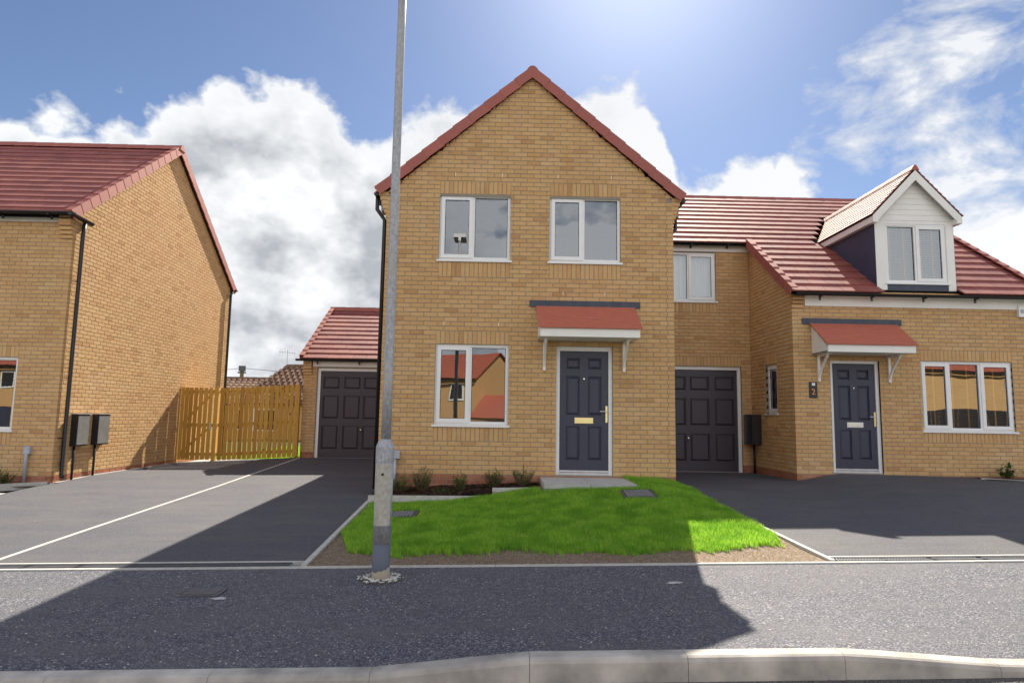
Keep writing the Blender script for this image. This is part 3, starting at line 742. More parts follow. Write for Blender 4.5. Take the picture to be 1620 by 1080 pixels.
# ================================================================== MAIN GABLE HOUSE
def gable_house():
    H = thing('gable_house', (.49, 10.93, -1.1), 'narrow buff brick house with its gable and navy front door facing the street', 'house')
    Y = 10.93; X0, X1, YB = -1.94, 2.915, 20.4; F = front(Y); c, zr = .0755, -.943
    ax, az_, ez = .4875, 5.84, 3.70
    sl = (az_ - ez) / ((X1 - X0) / 2 + .06)
    W1 = (-1.052, .151, 2.60, 3.735); W2 = (.812, 2.019, 2.60, 3.735); W3 = (-1.055, .157, -.145, 1.174); D = (.947, 1.882, -.93, 1.172)
    holes = [W1, W2, W3, D]
    sold = []
    for w_ in (W1, W2, W3):
        sold.append((w_[0], w_[1], *zone(c, zr, w_[3], True))); sold.append((w_[0], w_[1], *zone(c, zr, w_[2] - .035, False)))
    h2 = [(w_[0], w_[1], w_[2] - .035, w_[3]) for w_ in (W1, W2, W3)] + [D]
    def prof(z):
        if z < ez - .02: return X0, X1
        hw = (az_ - z) / sl; return max(X0, ax - hw), min(X1, ax + hw)
    wall = wall_core(H, F, X0, X1, -1.45, ez, holes, gable=[(X0 + .01, ez), (X1 - .01, ez), (ax, az_)])
    brick_wall(wall, F, X0, X1, -1.40, az_, zr, c, h2, sold, prof, nsing=300, qpar=0, plinth=zr, ends='lr')
    for Fs, u0, u1, e, a in ((left(X0), -YB, -Y, 'r', 'r'), (right(X1), Y, YB, 'l', 'l')):
        w2 = wall_core(H, Fs, u0, u1, -1.45, ez, name='side_wall')
        brick_wall(w2, Fs, u0, u1, -1.40, ez - .02, zr, c, qpar=1, plinth=zr, ends=e, anchor=a)
    Fb = back(YB); wb = wall_core(H, Fb, -X1, -X0, -1.45, ez, name='rear_wall', gable=[(-X1 + .01, ez), (-X0 - .01, ez), (-ax, az_)])
    brick_wall(wb, Fb, -X1, -X0, -1.4, ez, zr, c, plinth=zr)
    # roof: ridge along Y
    rf = MB(); t = .05
    YA = Y + .004
    zE = 3.725; xl, xr = -2.10, 3.075; zA = 5.915
    rf.quad((xl, YA, zE), (ax, YA, zA), (ax, YB + .05, zA), (xl, YB + .05, zE)); rf.quad((ax, YA, zA), (xr, YA, zE), (xr, YB + .05, zE), (ax, YB + .05, zA))
    rf.quad((xl, YA, zE - t), (xl, YB + .05, zE - t), (ax, YB + .05, zA - t), (ax, YA, zA - t)); rf.quad((ax, YA, zA - t), (ax, YB + .05, zA - t), (xr, YB + .05, zE - t), (xr, YA, zE - t))
    roof = rf.build('roof', 'dark', H)
    for sx_, U, O in ((-1, (0, -1, 0), (xl, YB + .03, zE)), (1, (0, 1, 0), (xr, YA, zE))):
        S = unit((ax - O[0], 0, zA - zE)); ln = math.hypot(ax - O[0], zA - zE)
        roof_tiles(roof, O, U, S, int(ln / .33) + 1, ln / (int(ln / .33) + 1) - .001, .33, lambda i: [(0, YB + .03 - YA)], 0)
        N = (-S[2], 0, S[0]) if sx_ > 0 else (-S[2], 0, S[0])
        if N[2] < 0: N = vm(N, -1)
        verge(roof, (O[0], Y - .04, zE + .04), S, N, (0, -1, 0), ln, .33, hgt=.165)
    ridge(roof, (ax, YA - .07, zA + .085), (ax, YB + .05, zA + .085))
    # corbelled kneelers at the eaves
    for sg, xe in ((-1, X0), (1, X1)):
        kn = MB()
        for i in range(6):
            z0 = 3.30 + i * c; o = .024 * (i + 1)
            a, b = (xe - o, xe + .02) if sg < 0 else (xe - .02, xe + o)
            kn.add(brick_vs(F, (a + b) / 2, z0 + c / 2, b - a, c - .0105, .30, .001), BR_F)
            kn.box(F, min(a, b) + .004, max(a, b) - .004, -.29, -.006, z0 - .001, z0 + c + .001) if False else None
        kn.build('kneeler', 'brick', H)
        mk = MB().box(F, min(xe, xe + sg * .10), max(xe, xe + sg * .10), -.28, -.01, 3.42, 3.72); mk.build('kneeler_core', 'mortar', H)
    for sg, x in ((-1, X0 - .185), (1, X1 + .185)):
        g = gutter(H, (x, Y + .02, 3.735), (x, YB, 3.735), out=(sg, 0))
        MB().box(right(X1) if sg > 0 else left(X0), (Y + .28) if sg > 0 else -YB, YB if sg > 0 else -(Y + .28), .003, .12, 3.55, 3.70).build('soffit_box', 'white', H)
        xx = X0 - .05 if sg < 0 else X1 + .05
        pipe(H, [(x, Y + .10, 3.70), (x, Y + .10, 3.60), (x, Y + .10, 3.47), (x * .5 + xx * .5, Y + .10, 3.38), (xx, Y + .10, 3.28), (xx, Y + .10, -1.2)] if sg < 0 else
             [(x, Y + .55, 3.70), (x, Y + .55, 3.36), (xx, Y + .55, 3.20), (xx, Y + .55, -1.05)])
    window(H, F, *W1, TWO_L); window(H, F, *W2, TWO_L); window(H, F, *W3, TWO_L)
    front_door(H, F, *D, plate='brass')
    canopy(H, F, .605, 2.245, 1.835, (.49, 2.34, 1.825, 1.935), 1.262)
    for (u, z) in ((-.93, 1.49), (-.02, 1.49), (-.80, 4.05), (.0, 4.05), (.95, 4.05), (1.86, 4.05), (1.05, 2.03), (1.75, 2.03)):
        MB().box(F, u - .005, u + .005, .0, .004, z, z + .062).build('weep_vent', 'white', H)
    # waste pipe with grey box at the left corner
    p = MB(); p.tube([F.p(-1.655, .045, -1.25), F.p(-1.655, .045, -.69)], .03, 10); wp = p.build('waste_pipe', 'pipegrey', H, smooth=True)
    MB().box(F, -1.76, -1.575, .002, .085, -.70, -.57).build('pipe_box', 'pipegrey', wp)
    MB().box(F, X0 + .1, X1 - .1, -YB + Y + .3, -.3, -1.3, -1.25).build('floor_slab', 'plaster', H)
gable_house()

# ================================================================== RIGHT DORMER HOUSE
def dormer_house():
    H = thing('dormer_house', (7.9, 12.3, -1.0), 'buff brick house with white dormer window and number 2 by its navy door', 'house')
    Y = 12.3; X0, X1 = 5.52, 10.28; YR = 14.40; YB = 22.1; F = front(Y); c, zr = .0752, -.962; ez = 2.46
    W = (7.93, 9.68, -.135, 1.164); D = (6.21, 7.145, -.935, 1.165)
    sold = [(W[0], W[1], *zone(c, zr, W[3], True)), (W[0], W[1], *zone(c, zr, W[2] - .035, False))]
    wall = wall_core(H, F, X0, X1, -1.4, ez, [W, D])
    brick_wall(wall, F, X0, X1, -1.32, ez, zr, c, [(W[0], W[1], W[2] - .035, W[3]), D], sold, nsing=150, qpar=0, plinth=zr, ends='lr')
    # wing side (faces -X) and recessed garage wall
    m = .693; sy = lambda y: 2.42 + m * (y - 12.15)
    Fs = left(X0); SW = (-13.62, -13.06, .145, 1.135)
    def prof(z):
        hi = -(12.15 + max(0, (z - 2.36)) / m) if z > 2.36 else -Y
        return -YR, min(-Y, hi)
    sw = wall_core(H, Fs, -YR, -Y, -1.4, 2.46, [SW], name='wing_wall', gable=[(-YR, 2.46), (-Y - .01, 2.46), (-YR, sy(YR) - .05)])
    sold2 = [(SW[0], SW[1], *zone(c, zr, SW[3], True)), (SW[0], SW[1], *zone(c, zr, SW[2] - .03, False))]
    brick_wall(sw, Fs, -YR, -Y, -1.32, 3.88, zr, c, [(SW[0], SW[1], SW[2] - .03, SW[3])], sold2, prof, nsing=60, anchor='r', qpar=1, plinth=zr, ends='r')
    window(H, Fs, *SW, [(0, 1, 'sash')], setb=.05, sill=.03, inner='blind', room=False)
    FR = front(YR); G = (2.98, 5.30, -1.117, 1.163); W2 = (3.57, 4.78, 2.60, 3.70)
    rw = wall_core(H, FR, 2.92, X0 + .25, -1.4, 3.95, [G, W2], name='garage_wall')
    sold3 = [(G[0], G[1], *zone(c, zr, G[3], True)), (W2[0], W2[1], *zone(c, zr, W2[2] - .035, False))]
    brick_wall(rw, FR, 2.93, X0, -1.32, 3.76, zr, c, [G, (W2[0], W2[1], W2[2] - .035, W2[3] + .3)], sold3, nsing=60, plinth=zr)
    window(H, FR, *W2, TWO_R, inner='curtain')
    garage_door(H, FR, *G)
    MB().box(FR, 2.93, X0 - .002, .001, .026, 3.72, 3.895).build('garage_fascia', 'white', H)
    gutter(H, (2.99, YR - .125, 3.905), (5.43, YR - .125, 3.905))
    # end and back walls
    ridgeY, ridgeZ = 17.2, 5.90
    Fe = right(X1); we = wall_core(H, Fe, Y, YB, -1.4, 2.46, name='end_wall', gable=[(Y + .01, 2.46), (YB - .01, 2.46), (ridgeY, ridgeZ - .05)])
    brick_wall(we, Fe, Y, YB, -1.32, ridgeZ - .1, zr, c, qpar=1, plinth=zr, ends='l',
               prof=lambda z: (Y, YB) if z < 2.38 else (max(Y, 12.2 + (z - 2.40) / m), min(YB, 22.2 - (z - 2.40) / m)))
    bw = back(YB); wbk = wall_core(H, bw, -X1, -2.92, -1.4, 2.46, name='rear_wall')
    brick_wall(wbk, bw, -X1, -2.92, -1.3, 2.4, zr, c, plinth=zr)
    # roof
    def rz(y): return 2.425 + m * (y - 12.15)
    rf = MB(); xe = 10.40; t = .05
    def slab(x0, x1, y0, y1, dz=0):
        rf.quad((x0, y0, rz(y0) + dz), (x1, y0, rz(y0) + dz), (x1, y1, rz(y1) + dz), (x0, y1, rz(y1) + dz))
    for dz in (0, -t):
        slab(2.92, 5.42, 14.23, ridgeY, dz); slab(5.42, 7.16, 12.12, ridgeY, dz); slab(8.72, xe, 12.12, ridgeY, dz); slab(7.16, 8.72, 15.7, ridgeY, dz)
        zB = rz(ridgeY); rf.quad((2.92, ridgeY, zB + dz), (xe, ridgeY, zB + dz), (xe, 22.3, 2.36 + dz), (2.92, 22.3, 2.36 + dz))
    roof = rf.build('roof', 'dark', H)
    S = unit((0, 1, m)); cs = S[1]; g = .3215; O = (2.92, 12.12, rz(12.12))
    nrow = int((ridgeY - 12.12) / cs / g + .5); g = (ridgeY - 12.12) / cs / nrow
    def spans(i):
        y = 12.12 + i * g * cs
        x0 = 0 if y > 14.18 - .05 else 5.42 - 2.92
        dl, dr_ = 7.19 - 2.92, 8.70 - 2.92
        zt = rz(y)
        if zt < 3.80: return [(x0, dl), (dr_, xe - 2.92)]
        hw = max(0, (4.9 - zt) / 1.06)
        return [(x0, max(x0, 7.925 - hw - .02 - 2.92)), (min(xe, 7.925 + hw + .02) - 2.92, xe - 2.92)] if hw > .05 else [(x0, xe - 2.92)]
    roof_tiles(roof, O, (1, 0, 0), S, nrow, g, .33, spans, 240)
    N = (0, -S[2], S[1])
    verge(roof, (5.445, 12.09, rz(12.09) + .055), S, N, (-1, 0, 0), (14.25 - 12.09) / cs, g, hgt=.17)
    verge(roof, (xe - .03, 12.09, rz(12.09) + .055), S, N, (1, 0, 0), (ridgeY - 12.09) / cs, g, hgt=.17)
    ridge(roof, (2.92, ridgeY, ridgeZ + .045), (xe + .02, ridgeY, ridgeZ + .045), r=.11)
    Sb = unit((0, -1, .693)); Ob = (xe, 22.3, 2.36)
    lb = math.hypot(22.3 - ridgeY, zB - 2.36); roof_tiles(roof, Ob, (-1, 0, 0), Sb, 19, lb / 19, .33, lambda i: [(0, xe - 2.92)], 0)
    # front fascia and gutter, corbelled corner
    MB().box(F, 5.76, X1, .001, .026, 2.17, 2.37).build('fascia', 'white', H)
    MB().box(F, 5.76, X1, .0265, .17, 2.35, 2.368).build('soffit', 'white', H)
    gutter(H, (5.50, 12.09, 2.385), (10.42, 12.09, 2.385))
    kn = MB()
    for i, (o, n) in enumerate(((.028, 0), (.056, 0), (.085, 0), (.085, 0), (.085, 0))):
        z0 = zr + c * (41 + i)
        kn.add(brick_vs(F, X0 + .1045, z0 + c / 2, .215, c - .0105, .10, o), BR_F)
    kn.build('kneeler', 'brick', H); MB().box(F, X0 + .006, X0 + .21, -.05, .08, zr + c * 43 + .004, zr + c * 46 - .004).build('kneeler_core', 'mortar', H)
    # openings
    window(H, F, *W, [(0, .315, 'sash'), (.315, .655, 'fixed'), (.655, 1, 'sash')], inner='woodblind')
    front_door(H, F, *D)
    canopy(H, F, 5.845, 7.50, 1.835, (5.70, 7.595, 1.825, 1.935), 1.245)
    # house number plate, 2 under a small light window
    MB().box(F, 5.795, 5.945, .001, .016, .435, .735).build('number_plate', 'black', H)
    np_ = H.children[-1]
    cu_ = bpy.data.curves.new('numeral', 'FONT'); cu_.body = '2'; cu_.size = .15; cu_.extrude = .002; cu_.align_x = 'CENTER'
    tmp = bpy.data.objects.new('numeral_curve', cu_); C.objects.link(tmp); bpy.context.view_layer.update()
    nme = bpy.data.meshes.new_from_object(tmp.evaluated_get(bpy.context.evaluated_depsgraph_get())); bpy.data.objects.remove(tmp)
    nme.materials.clear(); nme.materials.append(simple('copper_numeral', (.80, .30, .12), .4, metal=.2))
    to = bpy.data.objects.new('numeral', nme); C.objects.link(to); q = org[H.name]
    to.parent = np_; to.location = (5.87 - q[0], Y - .019 - q[1], .50 + EYE - q[2]); to.rotation_euler = (rad(90), 0, 0)
    MB().box(F, 5.845, 5.905, .0165, .019, .665, .715).build('plate_emblem', 'upvc', np_)
    # meter box on the wing wall, alarm box, small vent
    mb_ = MB().box(Fs, -14.36, -13.90, .001, .20, -.495, .125).build('meter_box', 'meterside', H)
    MB().box(Fs, -14.33, -13.93, .2005, .208, -.465, .10).build('meter_door', 'black', mb_)
    pipe(H, [Fs.p(-14.2, .05, -.49), Fs.p(-14.2, .05, -1.12)], .022, name='meter_pipe')
    ab = MB().box(F, 9.84, 10.10, .001, .06, 2.03, 2.24).build('alarm_box', 'upvc', H)
    MB().box(F, 9.87, 10.07, .0605, .066, 2.10, 2.17).build('alarm_label', 'pipegrey', ab)
    vt = MB().box(F, 9.82, 9.98, .001, .03, -.62, -.44).build('wall_vent', 'white', H)
    # dormer
    dx0, dx1, yf, yo, az2 = 7.17, 8.70, 12.29, 12.16, 4.86
    cx = (dx0 + dx1) / 2; FD = front(yf)
    win = (7.37, 8.55, 2.65, 3.80)
    f = MB()
    f.box(FD, dx0, win[0] - .001, -.16, 0, rz(12.3) - .02, 3.87); f.box(FD, win[1] + .001, dx1, -.16, 0, rz(12.3) - .02, 3.87); f.box(FD, win[0] - .001, win[1] + .001, -.16, -.001, win[3], 3.87)
    dm = f.build('dormer', 'white', H)
    MB().box(FD, win[0], win[1], -.12, .004, 2.50, win[2] - .036).build('apron_flashing', 'lead', dm)
    # shiplap gable boards
    nb = 8
    for i in range(nb):
        z0 = 3.872 + i * .108; z1 = z0 + .1072
        hw0 = (4.78 - z0) / 1.058; hw1 = max(.01, (4.78 - z1) / 1.058)
        P = FD.p
        MB().prism([P(cx - hw0, 0.004, z0), P(cx + hw0, 0.004, z0), P(cx + hw1, -.003, z1), P(cx - hw1, -.003, z1)], (0, .03, 0)).build('gable_board', 'white', dm)
    # cheeks
    for x, s in ((dx0, -1), (dx1, 1)):
        yk = 12.15 + (3.87 - 2.425) / m + .02
        MB().prism([(x + s * .005, yf + .003, rz(yf) - .03), (x + s * .005, yk, 3.85), (x + s * .005, yf + .003, 3.868)], (-s * .06, 0, 0)).build('cheek', 'cheek', dm)
    # dormer roof
    ov = .10; hx = (dx1 - dx0) / 2 + ov; zE = az2 - hx * 1.058
    yR = lambda z: 12.15 + (z - 2.425) / m
    dr_ = MB()
    for s in (-1, 1):
        q = [(cx + s * hx, yo, zE), (cx, yo, az2), (cx, yR(az2) + .05, az2), (cx + s * hx, yR(zE) + .05, zE)]
        dr_.quad(*(q if s > 0 else q[::-1]))
        q2 = [(a, b, z - .04) for a, b, z in q]; dr_.quad(*(q2[::-1] if s > 0 else q2))
    drf = dr_.build('dormer_roof', 'dark', dm)
    for s in (-1, 1):
        S2 = unit((-s, 0, 1.058)); ln = hx * math.hypot(1, 1.058); rows = 11; gg = ln / rows
        if s < 0: O2, U2 = (cx - hx, yR(zE) + .05, zE), (0, -1, 0)
        else: O2, U2 = (cx + hx, yo, zE), (0, 1, 0)
        def sp(i, s=s):
            z = zE + (az2 - zE) * i / rows; L1 = yR(z) + .03 - yo
            L0 = yR(zE) + .05 - yo
            return [(L0 - L1, L0)] if s < 0 else [(0, L1)]
        roof_tiles_small(drf, O2, U2, S2, rows, gg, sp)
    ridge(drf, (cx, yo - .01, az2 + .045), (cx, yR(az2) + .1, az2 + .045), r=.08, drop=.07)
    # barge boards, box ends, side fascias
    for s in (-1, 1):
        P = lambda x, z, y=yo - .004: (x, y, z)
        top = [(cx, az2 - .02), (cx + s * hx, zE - .02)]; dz = .15
        poly = [P(cx, az2 - .025), P(cx, az2 - .025 - dz * 1.3), P(cx + s * (hx - .06), zE - .025 - dz * .80), P(cx + s * hx, zE - .025)]
        if s > 0: poly = poly
        else: poly = poly[::-1]
        MB().prism(poly, (0, .022, 0)).build('barge_board', 'white', dm)
        x1 = cx + s * hx; x0_ = cx + s * (hx - .11)
        MB().abox(min(x0_, x1) + .002, max(x0_, x1) - .002, yo - .001, yf + .02, zE - .15, zE - .04).build('box_end', 'white', dm)
        MB().prism([(x1 - s * .004, yo + .02, zE - .145), (x1 - s * .004, yR(zE - .14) - .03, zE - .145), (x1 - s * .004, yR(zE) + .02, zE - .025), (x1 - s * .004, yo + .02, zE - .025)], (-s * .02, 0, 0)).build('side_fascia', 'white', dm)
        MB().prism([(x1 - s * .03, yo + .03, zE - .143), (x1 - s * .03, yR(zE - .14) - .05, zE - .143), (cx + s * (hx - .11), yR(zE - .14) - .05, zE - .143), (cx + s * (hx - .11), yo + .03, zE - .143)], (0, 0, .01)).build('side_soffit', 'white', dm)
    dw = window(H, FD, *win, TWO_R, setb=.02, sill=.03, inner='blind', room=False)
    r = MB(); r.quad((7.2, 13.6, 2.5), (8.68, 13.6, 2.5), (8.68, 13.6, 3.9), (7.2, 13.6, 3.9)).quad((7.2, 12.45, 3.86), (7.2, 13.6, 3.86), (8.68, 13.6, 3.86), (8.68, 12.45, 3.86)); r.build('dormer_lining', 'plaster', dm)
    MB().box(F, X0 + .1, X1 - .1, -YB + Y + .3, -.3, -1.3, -1.25).build('floor_slab', 'plaster', H)
    return H
def roof_tiles_small(roof, O, U, S, rows, g, spans):
    """plain tiles of the dormer: too small to pick apart singly"""
    N = cross(U, S)
    if N[2] < 0: N = vm(N, -1)
    P = lambda u, s, n: vadd(O, vm(U, u), vm(S, s), vm(N, n)); mb = MB()
    fl = cross(U, S)[2] < 0
    fs = [(4, 5, 6, 7), (0, 1, 5, 4), (1, 2, 6, 5), (3, 0, 4, 7)]
    if fl: fs = [f[::-1] for f in fs]
    for i in range(rows):
        for a, b in spans(i):
            x = a - (.085 if i % 2 else 0)
            while x < b - .02:
                p, q = max(a, x) + .003, min(b, x + .17) - .003; s0 = i * g - .02; L = g + .03; d = rnd.uniform(-.001, .001)
                if q - p > .02:
                    mb.add([P(p, s0, .012 + d), P(q, s0, .012 + d), P(q, s0 + L, .002 + d), P(p, s0 + L, .002 + d), P(p, s0, .034 + d), P(q, s0, .034 + d), P(q, s0 + L, .014 + d), P(p, s0 + L, .014 + d)], fs)
                x += .17
    mb.build('tile_courses', 'tile2', roof, kind='stuff')
dormer_house()

# ================================================================== LEFT HOUSE
def left_house():
    H = thing('side_gable_house', (-10, 12.25, -1.3), 'buff brick house at the left with a tall blank sunlit gable side and red roof', 'house')
    Y, X1, X0, YB = 12.25, -7.99, -15.0, 19.5; F = front(Y); c, zr = .0750, -1.193
    ez, ry, rzv = 3.62, 15.875, 6.30; m = (rzv - ez) / (ry - Y)
    W = (-9.985, -8.775, -.385, .93)
    sold = [(W[0], W[1], *zone(c, zr, W[3], True)), (W[0], W[1], *zone(c, zr, W[2] - .035, False))]
    wall = wall_core(H, F, X0, X1, -1.7, ez, [W])
    brick_wall(wall, F, X0 + 3.5, X1, -1.57, ez, zr, c, [(W[0], W[1], W[2] - .035, W[3])], sold, nsing=120, anchor='r', qpar=0, plinth=zr, ends='r')
    window(H, F, *W, TWO_L)
    Fs = right(X1)
    def prof(z):
        if z < ez: return Y, YB
        return Y + (z - ez) / m, YB - (z - ez) / m
    sw = wall_core(H, Fs, Y, YB, -1.7, ez, name='side_wall', gable=[(Y + .01, ez), (YB - .01, ez), (ry, rzv - .02)])
    brick_wall(sw, Fs, Y, YB, -1.57, rzv, zr, c, prof=prof, nsing=180, qpar=1, plinth=zr, ends='l')
    Fb = back(YB); wall_core(H, Fb, -X1, -X0, -1.7, ez, name='rear_wall')
    # roof
    rf = MB(); S = unit((0, 1, m)); Yo = Y - .17; ze = ez - .17 * m + .06; xe = X1 + .07
    zt = rzv + .06; yb2 = YB + .17
    for dz in (0, -.05):
        rf.quad((X0, Yo, ze + dz), (xe, Yo, ze + dz), (xe, ry, zt + dz), (X0, ry, zt + dz)); rf.quad((X0, ry, zt + dz), (xe, ry, zt + dz), (xe, yb2, ze + dz), (X0, yb2, ze + dz))
    roof = rf.build('roof', 'dark', H)
    ln = math.hypot(ry - Yo, zt - ze); rows = round(ln / .325)
    roof_tiles(roof, (X0, Yo, ze), (1, 0, 0), unit((0, ry - Yo, zt - ze)), rows, ln / rows, .33, lambda i: [(2.5, xe - X0)], 0)
    Sv = unit((0, ry - Yo, zt - ze)); Nv = (0, -Sv[2], Sv[1])
    verge(roof, (xe - .01, Yo - .03, ze + .045), Sv, Nv, (1, 0, 0), ln + .03, ln / rows, hgt=.19)
    Sv2 = unit((0, -(yb2 - ry), zt - ze)); verge(roof, (xe - .01, yb2 + .03, ze + .045), Sv2, (0, Sv2[2], -Sv2[1]) if Sv2[1] > 0 else (0, Sv2[2], abs(Sv2[1])), (1, 0, 0), math.hypot(yb2 - ry, zt - ze) + .03, ln / rows, hgt=.19)
    ridge(roof, (X0, ry, zt + .09), (xe + .04, ry, zt + .09))
    roof_tiles(roof, (xe, yb2, ze), (-1, 0, 0), Sv2, rows, ln / rows, .33, lambda i: [(0, 4)], 0)
    # eaves
    MB().box(F, X0, X1 - .22, .001, .026, ez - .15, ez + .02).build('fascia', 'white', H)
    MB().box(F, X0, X1 - .22, .0265, .16, ez - .02, ez - .005).build('soffit', 'white', H)
    gutter(H, (X0, Yo - .035, ez - .01), (X1 + .12, Yo - .035, ez - .01))
    gutter(H, (X1 + .075, Yo - .09, ez - .03), (X1 + .075, Y + .40, ez - .05), out=(1, 0), brackets=False, r=.06)
    kn = MB()
    for i, (o, hd) in enumerate(((.03, 0), (.06, 0), (.09, 0), (.12, 0), (.12, 0), (.12, 0))):
        z0 = zr + c * (58 + i)
        kn.add(brick_vs(F, X1 - .1045, z0 + c / 2, .215, c - .0105, .15, o), BR_F)
    kn.build('kneeler', 'brick', H); MB().box(F, X1 - .205, X1 - .006, -.05, .112, zr + c * 61 + .004, zr + c * 64 - .004).build('kneeler_core', 'mortar', H)
    gutter(H, (-9.5, YB + .16, ez - .01), (X1 + .14, YB + .16, ez - .01), out=(0, 1), brackets=False)
    pipe(H, [(X1 + .075, Y + .20, ez - .08), (X1 + .06, Y + .19, ez - .35), (X1 + .06, Y + .19, -1.17), (X1 + .10, Y + .16, -1.235)], .036)
    pipe(H, [(X1 + .07, YB + .1, ez - .05), (X1 + .07, YB - .10, ez - .2), (X1 + .07, YB - .10, -1.25)], .036)
    for z in (2.35, .55, -.55):
        b = MB(); b.tube([(X1 + .002, Y + .08, z + .03), (X1 + .05, Y + .19, z + .03)], .008, 6); b.build('pipe_clip', 'black', H)
    for y0, y1 in ((12.68, 13.06), (13.33, 13.72)):
        b = MB().box(Fs, y0, y1, .001, .115, -.68, -.085).build('meter_box', 'meterside', H)
        MB().box(Fs, y0 + .02, y1 - .02, .1155, .125, -.655, -.11).build('meter_door', 'meter', b)
        MB().box(Fs, y0 - .012, y1 + .012, .0, .135, -.084, -.075).build('meter_hood', 'pipegrey', b)
        pipe(H, [Fs.p(y0 + .09, .04, -.67), Fs.p(y0 + .09, .04, -1.30)], .022, name='meter_pipe')
    v = MB(); v.tube([F.p(-8.42, .06, -1.36), F.p(-8.42, .06, -.80), F.p(-8.42, .05, -.67)], [.03, .03, .03], 10); vp = v.build('vent_pipe', 'pipegrey', H, smooth=True)
    MB().box(F, -8.47, -8.36, .002, .08, -.80, -.665).build('vent_cowl', 'pipegrey', vp)
    MB().box(F, X0 + .1, X1 - .1, -YB + Y + .3, -.3, -1.6, -1.55).build('floor_slab', 'plaster', H)
left_house()

# ================================================================== GARAGE BEHIND THE LEFT DRIVE
def garage():
    H = thing('garage', (-3.5, 17.1, -1.1), 'single buff brick garage with red tiled roof at the head of the left drive', 'garage')
    Y, X0, X1, YB = 17.1, -5.0, -1.95, 22.5; F = front(Y); c, zr = .075, -.97
    G = (-4.65, -2.37, -1.117, 1.168)
    sold = []
    w_ = wall_core(H, F, X0, X1, -1.4, 1.42, [G])
    brick_wall(w_, F, X0, X1, -1.30, 1.38, zr, c, [G], sold, nsing=40, qpar=0, plinth=zr, ends='l')
    Fs = left(X0); w2 = wall_core(H, Fs, -YB, -Y, -1.4, 1.42, name='side_wall', gable=[(-YB + .01, 1.42), (-Y - .01, 1.42), (-19.8, 3.02)])
    brick_wall(w2, Fs, -YB, -Y, -1.3, 3.0, zr, c, qpar=1, plinth=zr, ends='r', anchor='r', prof=lambda z: (-YB, -Y) if z < 1.40 else (-22.55 + (z - 1.42) / .60, -17.05 - (z - 1.42) / .60))
    garage_door(H, F, *G)
    Yo = 16.96; ze = 1.38; ry = 19.8; zt = 3.06; rf = MB(); xe = X0 - .05
    for dz in (0, -.05):
        rf.quad((xe, Yo, ze + dz), (-1.95, Yo, ze + dz), (-1.95, ry, zt + dz), (xe, ry, zt + dz)); rf.quad((xe, ry, zt + dz), (-1.95, ry, zt + dz), (-1.95, 22.64, ze + dz), (xe, 22.64, ze + dz))
    roof = rf.build('roof', 'dark', H); ln = math.hypot(ry - Yo, zt - ze); S = unit((0, ry - Yo, zt - ze))
    roof_tiles(roof, (xe, Yo, ze), (1, 0, 0), S, 11, ln / 11, .33, lambda i: [(0, -1.96 - xe)], 100)
    roof_tiles(roof, (-1.96, 22.64, ze), (-1, 0, 0), unit((0, -(22.64 - ry), zt - ze)), 11, ln / 11, .33, lambda i: [(0, -1.96 - xe)], 0)
    verge(roof, (xe + .01, Yo - .02, ze + .045), S, (0, -S[2], S[1]), (-1, 0, 0), ln, ln / 11, hgt=.15)
    ridge(roof, (xe - .03, ry, zt + .085), (-1.97, ry, zt + .085))
    MB().box(F, X0 + .23, X1, .001, .026, 1.195, 1.365).build('fascia', 'white', H)
    gutter(H, (X0 - .17, Yo - .03, 1.375), (-1.98, Yo - .03, 1.375))
    kn = MB()
    for i, o in enumerate((.03, .06, .09, .09, .09)):
        z0 = zr + c * (26 + i); kn.add(brick_vs(F, X0 + .1045, z0 + c / 2, .215, c - .0105, .12, o), BR_F)
    kn.build('kneeler', 'brick', H); MB().box(F, X0 + .006, X0 + .205, -.05, .08, zr + c * 28 + .004, zr + c * 31 - .004).build('kneeler_core', 'mortar', H)
    MB().box(F, X0 + .1, X1 - .1, -5.1, -.3, -1.22, -1.18).build('floor_slab', 'plaster', H)
garage()

# ================================================================== GROUND SURFACES
def cl(x, a, b): return max(a, min(b, x))
def zfoot(x, y): return -1.418 + .0202 * cl(x, -13, 13) - .03 * (6.5 - max(y, 4.0))
def zroad(x, y): return -1.545 + .0202 * cl(x, -13, 13) + .012 * (max(y, -2) - 4.05)
def interp_grid(xs, ys, Z):
    Z = np.array(Z, float)
    def f(x, y):
        x = np.asarray(x, float); y = np.asarray(y, float)
        i = np.clip(np.searchsorted(xs, x) - 1, 0, len(xs) - 2); j = np.clip(np.searchsorted(ys, y) - 1, 0, len(ys) - 2)
        xs_, ys_ = np.array(xs), np.array(ys)
        tx = np.clip((x - xs_[i]) / (xs_[i + 1] - xs_[i]), 0, 1); ty = np.clip((y - ys_[j]) / (ys_[j + 1] - ys_[j]), 0, 1)
        tx2, ty2 = tx, ty
        return (Z[j, i] * (1 - tx2) + Z[j, i + 1] * tx2) * (1 - ty2) + (Z[j + 1, i] * (1 - tx2) + Z[j + 1, i + 1] * tx2) * ty2
    return f
def sheet(name, mat, xs, ys, zf, kind='structure', parent=None, mask=None):
    xs, ys = list(xs), list(ys); mb = MB(); n = len(xs)
    for y in ys:
        for x in xs: mb.v.append((float(x), float(y), float(zf(x, y))))
    for j in range(len(ys) - 1):
        for i in range(n - 1):
            if mask and not mask((xs[i] + xs[i + 1]) / 2, (ys[j] + ys[j + 1]) / 2): continue
            mb.f.append((j * n + i, j * n + i + 1, (j + 1) * n + i + 1, (j + 1) * n + i))
    return mb.build(name, mat, parent, kind)
sheet('ground', 'ground', [-600, -60, 60, 600], [-600, -60, 60, 600], lambda x, y: -1.95)
sheet('road', 'road', np.linspace(-60, 60, 61), np.linspace(-3.5, 4.06, 12), zroad)
